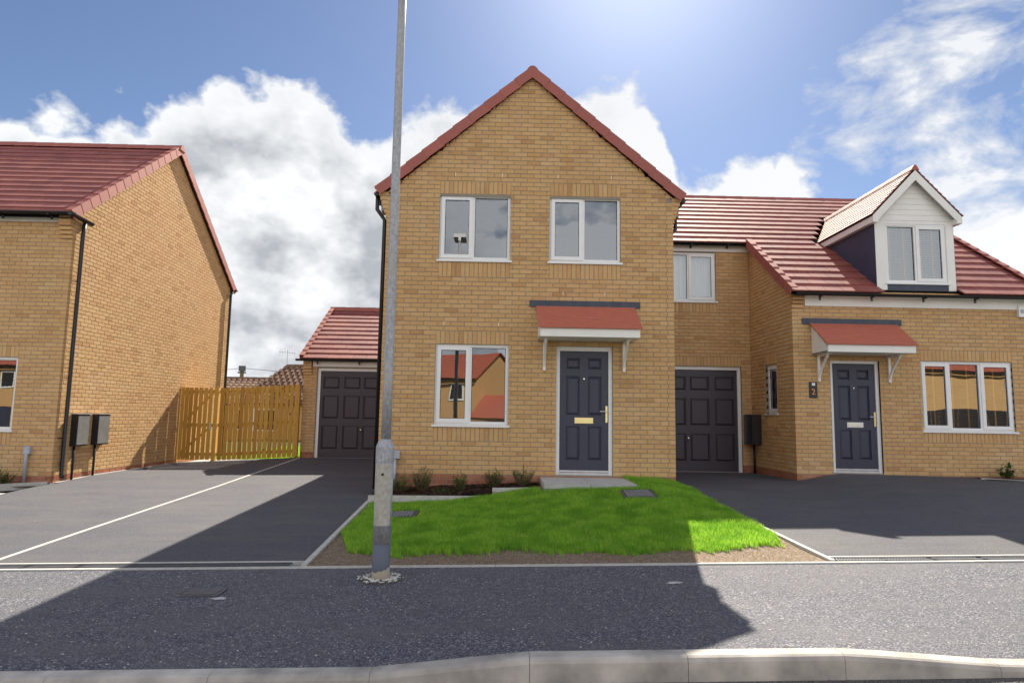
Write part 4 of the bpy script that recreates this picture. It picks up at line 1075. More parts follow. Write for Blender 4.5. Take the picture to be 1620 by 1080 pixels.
sheet('far_footway', 'foot', np.linspace(-60, 60, 61), np.linspace(-6, -3.5, 4), lambda x, y: zroad(x, -3.5) + .09)
def kerb_rise(x):     # extra height of the full kerb over the dropped crossings
    if x < -.72 or x > 3.07: return 0
    if x < .20: return .078 * (x + .72) / .92
    if x < 2.12: return .078
    return .078 * (3.07 - x) / .95
fx = sorted(set([*np.arange(-30, -5, 1.0), *np.arange(-5, 6, .1), *np.arange(6, 31, 1.0), -.72, .2, 2.12, 3.07]))
sheet('footway', 'foot', fx, np.linspace(4.175, 6.5, 14), lambda x, y: zfoot(x, y) + kerb_rise(x) * (1 - cl((y - 4.175) / 1.2, 0, 1)))
LD = interp_grid([-30, -8.0, -5.0, -1.9], [6.7, 8.5, 12.3, 13.5, 17.1], [[-1.80, -1.58, -1.52, -1.455], [-1.7, -1.50, -1.45, -1.395], [-1.45, -1.318, -1.315, -1.27], [-1.4, -1.275, -1.262, -1.22], [-1.4, -1.27, -1.112, -1.115]])
sheet('left_driveway', 'drive', np.linspace(-8.0, -1.90, 30), np.linspace(6.80, 17.15, 50), LD)
sheet('side_path', 'slab', [-9.9, -8.0], [6.72, 9, 11.2], LD)
RD = interp_grid([2.85, 3.3, 5.5, 6.2, 8.9, 11.5, 30], [6.7, 8.5, 10.9, 12.25, 14.45],
                 [[-1.36, -1.35, -1.307, -1.293, -1.24, -1.20, -1.2], [-1.23, -1.225, -1.20, -1.18, -1.13, -1.10, -1.0], [-1.09, -1.115, -1.125, -1.02, -1.02, -1.04, -.9], [-1.10, -1.11, -1.10, -.942, -.985, -1.04, -.9], [-1.118, -1.12, -1.122, -1.0, -1.0, -1.0, -.9]])
def gx(y): return 3.27 - (y - 6.6) * .083          # right edge of the garden
mbd = MB(); ysd = np.linspace(6.80, 14.5, 40)
nx = 34
for y in ysd:
    for i in range(nx + 1):
        t = i / nx; x0 = gx(y) if y < 10.95 else 2.90; x = x0 + (13.5 - x0) * t; mbd.v.append((x, float(y), float(RD(x, y))))
for j in range(len(ysd) - 1):
    for i in range(nx):
        a = j * (nx + 1) + i; mbd.f.append((a, a + 1, a + nx + 2, a + nx + 1))
mbd.build('right_driveway', 'drive', None, 'structure')
# front garden ground: soil, lawn rising to the door
GX = [-1.9, -.9, 0, .7, 2.05, 2.6, 3.3]
GY = [6.55, 7.1, 8.3, 9.75, 10.93]
LG = interp_grid(GX, GY, [[-1.456, -1.436, -1.418, -1.404, -1.376, -1.366, -1.352], [-1.435, -1.41, -1.385, -1.37, -1.35, -1.34, -1.33],
                          [-1.395, -1.33, -1.265, -1.225, -1.185, -1.19, -1.235], [-1.335, -1.285, -1.19, -1.075, -1.005, -1.02, -1.14], [-1.31, -1.27, -1.19, -1.06, -.965, -.99, -1.085]])
def glx(y): return -1.83 - (y - 6.6) * .025
def bed(x, y):        # planting bed against the wall
    return (y > 10.06 and x < -.10) or (y > 10.24 and x < .66)
mg = MB(); ysg = np.linspace(6.555, 10.92, 60)
nx = 50
for y in ysg:
    for i in range(nx + 1):
        t = i / nx; a, b = glx(y), min(gx(y) - .02, 3.3); x = a + (b - a) * t; mg.v.append((x, float(y), float(LG(x, y))))
for j in range(len(ysg) - 1):
    for i in range(nx):
        a = j * (nx + 1) + i; mg.f.append((a, a + 1, a + nx + 2, a + nx + 1))
mg.build('garden_ground', 'soil', None, 'structure')
def bedz(x, y): return -1.20 + .10 * cl((x + 1.5) / 2.1, 0, 1) + .04 * (y - 10.2) / .7
sheet('planting_bed', 'mulchbed', np.linspace(-1.9, .68, 24), np.linspace(10.07, 10.93, 8), lambda x, y: bedz(x, y) + .012 * math.sin(x * 17 + y * 9), mask=lambda x, y: bed(x, y))

# grass blades
def blades(n, hmin, hmax, wd, inside, zf, name, mat, xr, yr, lean=.5):
    x = nr.uniform(*xr, n * 2); y = nr.uniform(*yr, n * 2); k = inside(x, y); x, y = x[k][:n], y[k][:n]; n = len(x)
    z = zf(x, y) - .004
    clump = .5 + .5 * np.sin(x * 5.1 + 1.3 * np.sin(y * 3.7)) * np.sin(y * 6.3 + 1.7 * np.sin(x * 2.9))
    h = nr.uniform(hmin, hmax, n) * (.75 + .45 * clump); a = nr.uniform(0, 2 * np.pi, n); b = nr.uniform(0, 2 * np.pi, n); l = h * nr.uniform(.1, lean, n)
    wx, wy = np.cos(a) * wd * .5, np.sin(a) * wd * .5; lx, ly = np.cos(b) * l, np.sin(b) * l
    V = np.zeros((n, 5, 3))
    V[:, 0] = np.stack([x - wx, y - wy, z], 1); V[:, 1] = np.stack([x + wx, y + wy, z], 1)
    V[:, 2] = np.stack([x - wx * .8 + lx * .35, y - wy * .8 + ly * .35, z + h * .55], 1); V[:, 3] = np.stack([x + wx * .8 + lx * .35, y + wy * .8 + ly * .35, z + h * .55], 1)
    V[:, 4] = np.stack([x + lx, y + ly, z + h * .95], 1)
    V[:, :, 2] += EYE
    i = np.arange(n) * 5
    loops = np.stack([i, i + 1, i + 3, i + 2, i + 2, i + 3, i + 4], 1).ravel()
    me = bpy.data.meshes.new(name); me.vertices.add(n * 5); me.vertices.foreach_set('co', V.reshape(-1))
    me.loops.add(n * 7); me.loops.foreach_set('vertex_index', loops.astype(np.int32))
    st = np.stack([np.arange(n) * 7, np.arange(n) * 7 + 4], 1).ravel()
    me.polygons.add(n * 2); me.polygons.foreach_set('loop_start', st.astype(np.int32))
    me.update(calc_edges=True); me.validate(); me.materials.append(M[mat])
    o = bpy.data.objects.new(name, me); C.objects.link(o); o['kind'] = 'stuff'; return o
MH = [(1.72, 2.22, 9.10, 9.62), (-1.55, -1.02, 8.75, 9.25)]      # access covers
def in_lawn(x, y, m=0.0):
    f1 = 6.98 + .06 * np.sin(x * 3.1 + 1) + .05 * np.sin(x * 7.7) + .05 * np.sin(x * 19 + y * 40) + .05 * np.sin(x * 61 + y * 23) + .55 * np.clip(x - 2.35, 0, 1) ** 1.2
    r = 3.27 - (y - 6.6) * .083 - .04 - .25 * np.clip(7.6 - y, 0, 1) ** .8
    l = -1.83 - (y - 6.6) * .025 + .06 + .28 * np.clip(8.0 - y, 0, 1)
    ok = (y > f1) & (x < r) & (x > l) & (y < 10.90)
    ok &= ~((y > 10.03) & (x < -.08)) & ~((y > 10.20) & (x < .70)) & ~((y > 9.76) & (x > .62) & (x < 2.06 - (y - 9.76) * .02))
    for a, b, c, d in MH: ok &= ~((x > a) & (x < b) & (y > c) & (y < d))
    return ok
gb = blades(190000, .035, .082, .0045, in_lawn, LG, 'grass', 'grass', (-1.95, 3.3), (6.8, 10.92))
gb['label'] = 'bright green lawn grass in front of the gable house'
st_ = blades(7000, .012, .035, .003, lambda x, y: (~in_lawn(x, y)) & (y < 8.3) & (x < 3.27 - (y - 6.6) * .083 - .03) & (x > -1.80), LG, 'dry_grass', 'straw', (-1.83, 3.25), (6.57, 8.3), lean=1.3)
st_['label'] = 'sparse dry straw grass on the bare soil strip'
tuft = blades(500, .03, .06, .004, lambda x, y: (np.sin(x * 9.3) * np.sin(y * 11 + x * 3) > .88) & (~in_lawn(x, y)), LG, 'grass_tufts', 'grass', (-1.6, 3.1), (6.62, 7.4))
# back garden behind the fence
sheet('back_garden', 'turfbase', np.linspace(-12, -5.02, 10), np.linspace(17.2, 40, 12), lambda x, y: -1.30)
bgr = blades(26000, .05, .12, .012, lambda x, y: (x < -5.1), lambda x, y: x * 0 - 1.30, 'garden_grass', 'grass', (-7.9, -5.1), (18.6, 26))
bgr['label'] = 'sunlit back garden grass seen through the fence'
sheet('back_patio', 'slab', [-8.0, -5.02], [17.0, 17.9, 18.6], lambda x, y: -1.285)

# ------------------------------------------------------------------ kerbs, edgings, channels
kerb = bpy.data.objects.new('kerb', None); C.objects.link(kerb); kerb['kind'] = 'structure'; org['kerb'] = (0, 0, 0)
def kerb_stone(xa, xb):
    n = 4; mb = MB(); yb = 4.18; prof = [(0, 0), (-.098, 0), (-.116, -.008), (-.127, -.03), (-.135, -.30), (0, -.30)]
    for i in range(n + 1):
        x = xa + .0015 + (xb - xa - .003) * i / n; z = zfoot(x, 4.18) + kerb_rise(x) + .004
        for dy, dz in prof: mb.v.append((x, yb + dy, z + dz))
    m = 6
    for i in range(n):
        for k in range(m):
            a = i * m + k; b = i * m + (k + 1) % m; mb.f.append((a, b, b + m, a + m))
    mb.f.append(tuple(range(m - 1, -1, -1))); mb.f.append(tuple(n * m + k for k in range(m)))
    mb.build('kerb_stone', 'kerb', kerb)
x = -.72 - .93 * 12
while x < 13:
    kerb_stone(x, x + .93); x += .93
fk = bpy.data.objects.new('far_kerb', None); C.objects.link(fk); fk['kind'] = 'structure'; org['far_kerb'] = (0, 0, 0)
sheet('kerb_run', 'kerb', np.linspace(-60, 60, 61), [-3.62, -3.49], lambda x, y: zroad(x, -3.5) + .10, kind=None, parent=fk)
def edging(name, pts, wd, mat='conc', step=.914, top=.006, dep=.12):
    e = bpy.data.objects.new(name, None); C.objects.link(e); e['kind'] = 'structure'; org[e.name] = (0, 0, 0)
    (x0, y0, z0), (x1, y1, z1) = pts; L = math.hypot(x1 - x0, y1 - y0); n = max(1, round(L / step))
    dx, dy = (x1 - x0) / L, (y1 - y0) / L; px_, py_ = -dy * wd / 2, dx * wd / 2
    for i in range(n):
        a, b = (i / n) + .002 / L, ((i + 1) / n) - .002 / L; P = []
        for t in (a, b): P.append((x0 + (x1 - x0) * t, y0 + (y1 - y0) * t, z0 + (z1 - z0) * t + top + rnd.uniform(-.001, .001)))
        (ax_, ay, az2), (bx, by, bz) = P; m = MB()
        vs = [(ax_ - px_, ay - py_, az2), (bx - px_, by - py_, bz), (bx + px_, by + py_, bz), (ax_ + px_, ay + py_, az2)]
        vs += [(u, v, z - dep) for u, v, z in vs]
        m.add(vs, [(0, 1, 2, 3), (0, 4, 5, 1), (1, 5, 6, 2), (2, 6, 7, 3), (3, 7, 4, 0)]); m.build('edging_stone', mat, e)
    return e
edging('footway_edging', [(-13, 6.525, zfoot(-13, 6.5)), (13, 6.525, zfoot(13, 6.5))], .05, top=.012)
edging('garden_edging', [(glx(6.56), 6.56, -1.452), (-1.93, 10.9, -1.262)], .05, top=.02)
edging('garden_edging', [(gx(6.57) , 6.57, -1.350), (2.93, 10.9, -1.09)], .05, top=.02)
for (ya, yb2) in ((6.75, 8.5), (8.5, 12.3), (12.3, 13.5), (13.5, 17.05)):
    edging('drive_edging', [(-4.98, ya, float(LD(-4.98, ya))), (-4.98, yb2, float(LD(-4.98, yb2)))], .05, top=.006)
for (ya, yb2) in ((12.2, 13.5), (13.5, 16.8)):
    edging('wall_edging', [(-7.965, ya, float(LD(-7.965, ya))), (-7.965, yb2, float(LD(-7.965, yb2)))], .045, top=.008)
edging('bed_edging', [(-9.9, 11.2, -1.36), (-7.99, 12.18, -1.30)], .07, top=.02)
edging('bed_edging', [(-1.90, 10.05, -1.19), (-.10, 10.05, -1.175)], .055, top=.0, dep=.16)
edging('bed_edging', [(-.07, 10.23, -1.075), (.66, 10.23, -1.06)], .055, top=.0, dep=.16)
edging('bed_edging', [(8.75, 12.02, -.985), (10.6, 11.8, -1.035)], .05, top=.02)
def channel(x0, x1, label):
    t = thing('drain_channel', ((x0 + x1) / 2, 6.63, zfoot((x0 + x1) / 2, 6.5)), label, 'drain', 'drainage channels across the drive mouths')
    z = lambda x: zfoot(x, 6.5)
    tr = MB(); fr = MB(); n = max(1, int(x1 - x0))
    for i in range(n):
        a, b = x0 + (x1 - x0) * i / n, x0 + (x1 - x0) * (i + 1) / n
        tr.quad((a, 6.55, z(a) - .03), (b, 6.55, z(b) - .03), (b, 6.79, z(b) - .03), (a, 6.79, z(a) - .03))
        for (ya, yb, dz) in ((6.552, 6.566, .008), (6.768, 6.805, .010)):
            fr.add([(a, ya, z(a) + dz), (b, ya, z(b) + dz), (b, yb, z(b) + dz), (a, yb, z(a) + dz), (a, ya, z(a) - .05), (b, ya, z(b) - .05), (b, yb, z(b) - .05), (a, yb, z(a) - .05)], [(0, 1, 2, 3), (0, 4, 5, 1), (1, 5, 6, 2), (2, 6, 7, 3), (3, 7, 4, 0)])
    tr.build('trough', 'dark', t); fr.build('channel_frame', 'conc', t)
    k = 0; x = x0 + .01
    while x < x1 - .5:                       # cast grates, half a metre each
        g = MB(); xe = min(x + .495, x1 - .01); q = x
        g_z = z(x) + .004; g_z2 = z(xe) + .004
        for ya, yb in ((6.567, 6.575), (6.662, 6.671), (6.758, 6.767)):
            g.add([(x, ya, g_z), (xe, ya, g_z2), (xe, yb, g_z2), (x, yb, g_z), (x, ya, g_z - .015), (xe, ya, g_z2 - .015), (xe, yb, g_z2 - .015), (x, yb, g_z - .015)], [(0, 1, 2, 3), (0, 4, 5, 1), (2, 6, 7, 3)])
        while q < xe - .045:
            for ya, yb in ((6.575, 6.662), (6.671, 6.758)):
                zz = z(q) + .004; g.add([(q, ya, zz), (q + .010, ya, zz), (q + .040, yb, zz), (q + .030, yb, zz), (q, ya, zz - .012), (q + .010, ya, zz - .012)], [(0, 1, 2, 3), (0, 4, 5, 1)])
            q += .030
        g.build('grate', 'grate', t); x += .5
channel(-13, glx(6.56) - .03, 'long slotted drain channel across the mouth of the left drive')
channel(gx(6.57) + .05, 13, 'long slotted drain channel across the mouth of the right drive')

# doorstep slabs
ds = bpy.data.objects.new('doorstep', None); C.objects.link(ds); ds['kind'] = 'structure'; org['doorstep'] = (0, 0, 0)
for (a, b) in ((.69, 1.365), (1.372, 2.05)):
    for (y0, y1) in ((9.80, 10.36), (10.366, 10.90)):
        MB().abox(a, b, y0, y1, -1.03, -.962 + rnd.uniform(-.001, .001)).build('paving_slab', 'slab', ds)
MB().abox(.70, 2.04, 9.83, 10.9, -1.25, -1.031).build('step_bed', 'conc', ds)

# ------------------------------------------------------------------ fence and gate
def board(parent, F, u0, u1, z0, z1, n0=0, n1=.019, name='board'):
    dz = rnd.uniform(-.006, .006)
    return MB().box(F, u0, u1, n0, n1 + rnd.uniform(-.002, .002), z0, z1 + dz).build(name, 'wood', parent)
def gate_fence():
    F = front(16.9)
    G = thing('garden_gate', (-7.5, 16.9, -1.2), 'vertical board timber gate with diagonal braces against the left brick wall', 'gate')
    zt = lambda u: .60 + .118 * cl((u + 7.0) / 1.95, 0, 1); zb = lambda u: -1.195 + .118 * cl((u + 7.0) / 1.95, 0, 1)
    xs = [-7.925, -7.82, -7.715, -7.595, -7.472, -7.349, -7.226]
    for x in xs: board(G, F, x - .048 if x > -7.9 else x - .04, x + .048, -1.19, .60)
    for z in (.50, -.33, -1.05): MB().box(F, -7.96, -7.13, -.045, -.001, z - .04, z + .04).build('rail', 'wood', G)
    for (za, zc) in ((-.28, .45), (-1.0, -.38)):
        m = MB(); P = F.p; m.prism([P(-7.93, -.002, za), P(-7.86, -.002, za), P(-7.17, -.002, zc), P(-7.24, -.002, zc)], (0, .035, 0)); m.build('brace', 'wood', G)
    MB().box(F, -7.21, -7.17, .02, .035, -.46, -.27).build('latch', 'alu', G)
    T = thing('timber_fence', (-6, 16.9, -1.2), 'honey brown vertical board fence between the gate and the garage', 'fence')
    p = [(-8.02, -7.975, -1.33), (-7.135, -7.04, -1.30)]
    for a, b, z in p: MB().box(F, a, b, -.08, .02, z, .605).build('post', 'wood', T)
    x = -6.985
    while x < -5.10:
        board(T, F, x, x + .098, zb(x), zt(x)); x += .1235
    for z in (-.10, -.93, -1.655): 
        m = MB(); P = F.p; a, b = -7.03, -5.01
        m.add([P(a, -.001, zt(a) + z - .04), P(b, -.001, zt(b) + z - .04), P(b, -.001, zt(b) + z + .04), P(a, -.001, zt(a) + z + .04), P(a, -.05, zt(a) + z - .04), P(b, -.05, zt(b) + z - .04), P(b, -.05, zt(b) + z + .04), P(a, -.05, zt(a) + z + .04)], BOXF); m.build('rail', 'wood', T)
    MB().box(F, -5.08, -5.012, -.08, .02, -1.11, .72).build('post', 'wood', T)
gate_fence()

# ------------------------------------------------------------------ street lamp
def lantern_parts(t, x, y, z):
    m = MB(); m.abox(x - .155, x + .155, y - .50, y + .05, z, z + .045); m.abox(x - .14, x + .14, y - .47, y + .03, z + .045, z + .085); ln = m.build('lantern', 'alu', t)
    MB().abox(x - .13, x + .13, y - .45, y - .05, z - .012, z - .001).build('lens', 'pipegrey', ln)
    MB().abox(x - .035, x + .035, y - .06, y + .06, z - .09, z + .0).build('spigot', 'alu', ln)
def street_lamp(x, y, zg, label, dx=0.0):
    t = thing('street_lamp', (x, y, zg), label, 'street lamp', None)
    top = 4.32; zs = zg + 1.16
    b = MB(); b.tube([(x, y, zg - .1), (x, y, zg + .31)], .079, 24); b.build('painted_band', 'band', t, smooth=True)
    b = MB(); b.tube([(x, y, zg + .31), (x + dx * .1, y, zs - .13)], .081, 24); b.build('base_column', 'lampsteel', t, smooth=True)
    b = MB(); b.tube([(x, y, zs - .13), (x, y, zs), (x + .002, y, zs + .03), (x + .004, y, zs + .07)], [.083, .083, .072, .047], 24); b.build('shoulder', 'lampsteel', t)
    sh = MB(); n = 8
    sh.tube([(x + .004 + dx * k / n, y, zs + .05 + (top - zs - .05) * k / n) for k in range(n + 1)], [.0455 - .008 * k / n for k in range(n + 1)], 20); sh.build('shaft', 'lampsteel', t, smooth=True)
    # door set in the front of the base
    d = MB(); n = 8
    for z0, z1 in ((zg + .47, zs - .15),):
        for k in range(n):
            a0 = -1.0 + 2.0 * k / n; a1 = -1.0 + 2.0 * (k + 1) / n; r = .0835
            d.quad((x + r * math.sin(a0), y - r * math.cos(a0), z0), (x + r * math.sin(a1), y - r * math.cos(a1), z0), (x + r * math.sin(a1), y - r * math.cos(a1), z1), (x + r * math.sin(a0), y - r * math.cos(a0), z1))
    dd = d.build('access_door', 'lampdoor', t)
    l = MB(); l.tube([(x, y - .083, zs - .24), (x, y - .088, zs - .24)], .012, 10); l.build('door_lock', 'meterside', dd)
    lantern_parts(t, x + dx + .004, y, top)
    return t
M['lampdoor'] = simple('lamp_door_cream', (.44, .425, .37), .7, var=.2, vscale=25)
lx, ly = -1.02, 6.12
lz = zfoot(lx, ly)
street_lamp(lx, ly, lz, 'grey steel street lamp column standing in the footway before the gable house', .0)
ft = MB(); n = 28
ft.tube([(lx, ly, lz - .05), (lx, ly, lz + .012)], .195, n); ftg = ft.build('lamp_footing', 'road', None, 'structure')
def stones(name, pts, mat, label):
    mb = MB()
    for (x, y, z, s) in pts:
        a = rnd.uniform(0, 6.28); c_, s_ = math.cos(a), math.sin(a)
        sx_, sy_, sz_ = s * rnd.uniform(.7, 1.3), s * rnd.uniform(.6, 1.0), s * rnd.uniform(.4, .7)
        vs = []
        for (u, v, w_) in ((1, 0, 0), (-1, 0, 0), (0, 1, 0), (0, -1, 0), (0, 0, 1), (.5, .5, .6), (-.4, .5, .5), (.2, -.7, .5)):
            u2, v2, w2 = u * sx_ * rnd.uniform(.8, 1.1), v * sy_ * rnd.uniform(.8, 1.1), w_ * sz_
            vs.append((x + u2 * c_ - v2 * s_, y + u2 * s_ + v2 * c_, z + w2))
        mb.add(vs, [(0, 2, 5), (2, 6, 5), (2, 1, 6), (1, 3, 7), (3, 0, 7), (0, 5, 7), (5, 4, 7), (5, 6, 4), (6, 1, 4), (1, 7, 4)])
    o = mb.build(name, mat, None, 'stuff'); o['label'] = label; return o
pp = []
for k in range(190):
    a = rnd.uniform(0, 6.283); r = rnd.uniform(.085, .205) * rnd.uniform(.95, 1.03); pp.append((lx + r * math.cos(a), ly + r * math.sin(a), lz + .012, rnd.uniform(.009, .017)))
stones('gravel', pp, 'pebble', 'pale gravel ring around the foot of the street lamp')
pp = []
for k in range(420):
    x = rnd.uniform(-5, 5.5); y = rnd.uniform(4.25, 6.45) if rnd.random() < .8 else rnd.uniform(4.2, 4.6)
    pp.append((x, y, zfoot(x, y) + kerb_rise(x) * (1 - cl((y - 4.175) / 1.2, 0, 1)), rnd.choice((.004, .005, .006, .006, .009))))
for k in range(120):
    x = rnd.uniform(-9, 9); y = rnd.uniform(6.8, 11)
    if x < -2.1: pp.append((x, y, float(LD(x, y)), .005))
    elif x > 3.4: pp.append((x, y, float(RD(x, y)), .005))
stones('loose_stones', pp, 'pebble', 'small pale stones scattered over the dark footway')
M['grit'] = simple('dark_grit', (.13, .12, .115), .9, var=.4, vscale=50)
pp = []
for k in range(2600):
    x = rnd.uniform(-1.2, 4.5); y = 4.04 - abs(rnd.gauss(0, .035)); pp.append((x, y, zroad(x, y), rnd.uniform(.004, .010)))
stones('kerb_grit', pp, 'grit', 'dark loose grit lying along the foot of the kerb')

# ------------------------------------------------------------------ access covers
def cover(x0, x1, y0, y1, label, zf, cat='manhole cover', grid=True, up=.03):
    cx, cy = (x0 + x1) / 2, (y0 + y1) / 2; t = thing('manhole_cover', (cx, cy, float(zf(cx, cy))), label, cat, 'access covers')
    Z = lambda x, y: float(zf(x, y)) + up
    def q(a, b, c, d, dz, mat, nm):
        vs = [(a, c, Z(a, c) + dz), (b, c, Z(b, c) + dz), (b, d, Z(b, d) + dz), (a, d, Z(a, d) + dz)]; vs += [(u, v, z - .05 - dz) for u, v, z in vs]
        return MB().add(vs, [(0, 1, 2, 3), (0, 4, 5, 1), (1, 5, 6, 2), (2, 6, 7, 3), (3, 7, 4, 0)])
    q(x0, x1, y0, y1, 0, 'iron', 'frame').build('cover_frame', 'iron', t); pl = q(x0 + .03, x1 - .03, y0 + .03, y1 - .03, .004, 'iron', 'plate').build('cover_plate', 'iron', t)
    if grid:
        m = MB(); n = 9; k = 5
        for i in range(n):
            for j in range(k):
                a = x0 + .05 + (x1 - x0 - .10) * i / n; b = a + (x1 - x0 - .1) / n * .62; c = y0 + .06 + (y1 - y0 - .12) * j / k; d = c + (y1 - y0 - .12) / k * .8
                vs = [(a, c, Z(a, c) + .010), (b, c, Z(b, c) + .010), (b, d, Z(b, d) + .010), (a, d, Z(a, d) + .010)]; vs += [(u, v, z - .006) for u, v, z in vs]
                m.add(vs, [(0, 1, 2, 3), (0, 4, 5, 1), (1, 5, 6, 2), (2, 6, 7, 3), (3, 7, 4, 0)])
        m.build('tread', 'galv', pl, kind='stuff')
cover(MH[0][0] + .02, MH[0][1] - .02, MH[0][2] + .02, MH[0][3] - .02, 'square ribbed iron cover set in the lawn right of the doorstep', LG)
cover(MH[1][0] + .02, MH[1][1] - .02, MH[1][2] + .02, MH[1][3] - .02, 'square ribbed iron cover in the lawn just behind the street lamp', LG)
cover(-2.55, -2.25, 5.62, 5.84, 'small plain dark cover plate set in the left part of the footway', lambda x, y: zfoot(x, y), grid=False, up=.012)
# pale mortar spill beside it and one on the right
def spill(x, y, r, seed):
    rr = random.Random(seed); n = 14; pts = []
    for k in range(n):
        a = 2 * math.pi * k / n; q = r * rr.uniform(.55, 1.1); pts.append((x + q * math.cos(a) * 1.5, y + q * math.sin(a) * .7))
    m = MB(); m.add([(x, y, zfoot(x, y) + .012)] + [(a, b, zfoot(a, b) + .004) for a, b in pts], [(0, 1 + k, 1 + (k + 1) % n) for k in range(n)])
    o = m.build('mortar_spill', 'conc', None, 'stuff'); return o
spill(-2.22, 5.58, .055, 3); spill(1.55, 5.9, .055, 5)

# ------------------------------------------------------------------ mulch and plants
def chips():
    mb = MB()
    for k in range(5200):
        x = rnd.uniform(-1.88, .66); y = rnd.uniform(10.09, 10.9)
        if not (bed(x - .0, y) and (x < -.13 or y > 10.27)): continue
        z = bedz(x, y) + rnd.uniform(0, .02); a = rnd.uniform(0, 3.14); l, w_ = rnd.uniform(.012, .035), rnd.uniform(.004, .010); t = rnd.uniform(-.5, .5)
        dx, dy, ex, ey = math.cos(a) * l, math.sin(a) * l, -math.sin(a) * w_, math.cos(a) * w_
        mb.add([(x - dx - ex, y - dy - ey, z - t * l * .5), (x + dx - ex, y + dy - ey, z + t * l * .5), (x + dx + ex, y + dy + ey, z + t * l * .5 + .004), (x - dx + ex, y - dy + ey, z - t * l * .5 + .004)], [(0, 1, 2, 3)])
    o = mb.build('bark_mulch', 'bark', None, 'stuff'); o['label'] = 'dark bark mulch in the bed under the lower window'
chips()
def shrub(x, y, z, h, r, n, label, leaf='leaf', lw=.0085, ll=.042, seed=1, name='shrub', per=16):
    rr = random.Random(seed); t = thing(name, (x, y, z), label, 'plant', 'small bedding plants'); s = MB(); lf = MB()
    for k in range(n):
        a = rr.uniform(0, 6.283); rr_ = r * math.sqrt(rr.random()); hh = h * rr.uniform(.55, 1.0) * (1 - .35 * rr_ / r)
        p0 = Vector((x + rr.uniform(-.02, .02), y + rr.uniform(-.02, .02), z)); p2 = Vector((x + rr_ * math.cos(a), y + rr_ * .7 * math.sin(a), z + hh)); p1 = (p0 + p2) / 2 + Vector((rr_ * .12 * math.cos(a), rr_ * .12 * math.sin(a), -.02))
        s.tube([p0, p1, p2], [.0035, .0025, .0015], 4, cap=False)
        for j in range(per):
            u = rr.uniform(.25, 1.0); q = p0 * (1 - u) ** 2 + p1 * 2 * u * (1 - u) + p2 * u * u
            b = rr.uniform(0, 6.283); e = rr.uniform(-.1, .9); d = Vector((math.cos(b) * math.cos(e), math.sin(b) * math.cos(e), math.sin(e))) * ll * rr.uniform(.6, 1.2)
            sd_ = d.cross(Vector((0, 0, 1)) + Vector((.01, .02, 0))).normalized() * lw * rr.uniform(.7, 1.2)
            lf.add([q, q + d * .5 + sd_, q + d, q + d * .5 - sd_], [(0, 1, 2, 3)])
    s.build('stem', 'stem', t, kind='stuff'); lf.build('foliage', leaf, t, kind='stuff')
shrub(-1.50, 10.40, -1.19, .38, .22, 60, 'loose grey green shrub nearest the grey waste pipe', seed=2)
shrub(-1.16, 10.45, -1.18, .47, .20, 60, 'tall wispy shrub left of the lower window sill', seed=3, ll=.04)
shrub(-.56, 10.40, -1.17, .38, .13, 46, 'narrow upright shrub below the left half of the lower window', seed=4)
shrub(-.80, 10.28, -1.18, .10, .20, 22, 'low green ground plant in the mulch beside the narrow shrub', seed=14, leaf='leafb', lw=.008, ll=.03)
shrub(-.05, 10.55, -1.12, .36, .19, 60, 'bushy rounded shrub below the right edge of the lower window', seed=5)
shrub(.40, 10.58, -1.09, .40, .22, 56, 'open twiggy shrub next to the doorstep', seed=6, ll=.032)
shrub(9.20, 12.0, -1.0, .36, .20, 30, 'broad leaved green plant at the left end of the small bed under the wide window', leaf='leafb', lw=.018, ll=.085, seed=7, per=9)
shrub(9.70, 11.95, -1.03, .30, .26, 30, 'low spreading green plant at the right edge of the small bed', leaf='leafb', lw=.018, ll=.085, seed=8, per=9)
shrub(-8.95, 11.95, -1.36, .50, .30, 60, 'dark leafy shrub by the vent pipe of the left house', leaf='leafb', lw=.012, ll=.05, seed=9)
shrub(-8.58, 11.95, -1.34, .32, .20, 30, 'low dark green plant between the shrub and the vent pipe of the left house', leaf='leafb', lw=.010, ll=.045, seed=10)
sheet('left_bed', 'mulchbed', np.linspace(-11, -8.0, 8), np.linspace(11.25, 12.24, 4), lambda x, y: -1.345, mask=lambda x, y: y > 11.25 + (x + 9.9) * .45)
sheet('right_bed', 'mulchbed', np.linspace(8.8, 10.7, 8), np.linspace(11.9, 12.28, 4), lambda x, y: float(RD(x, y)) + .012)

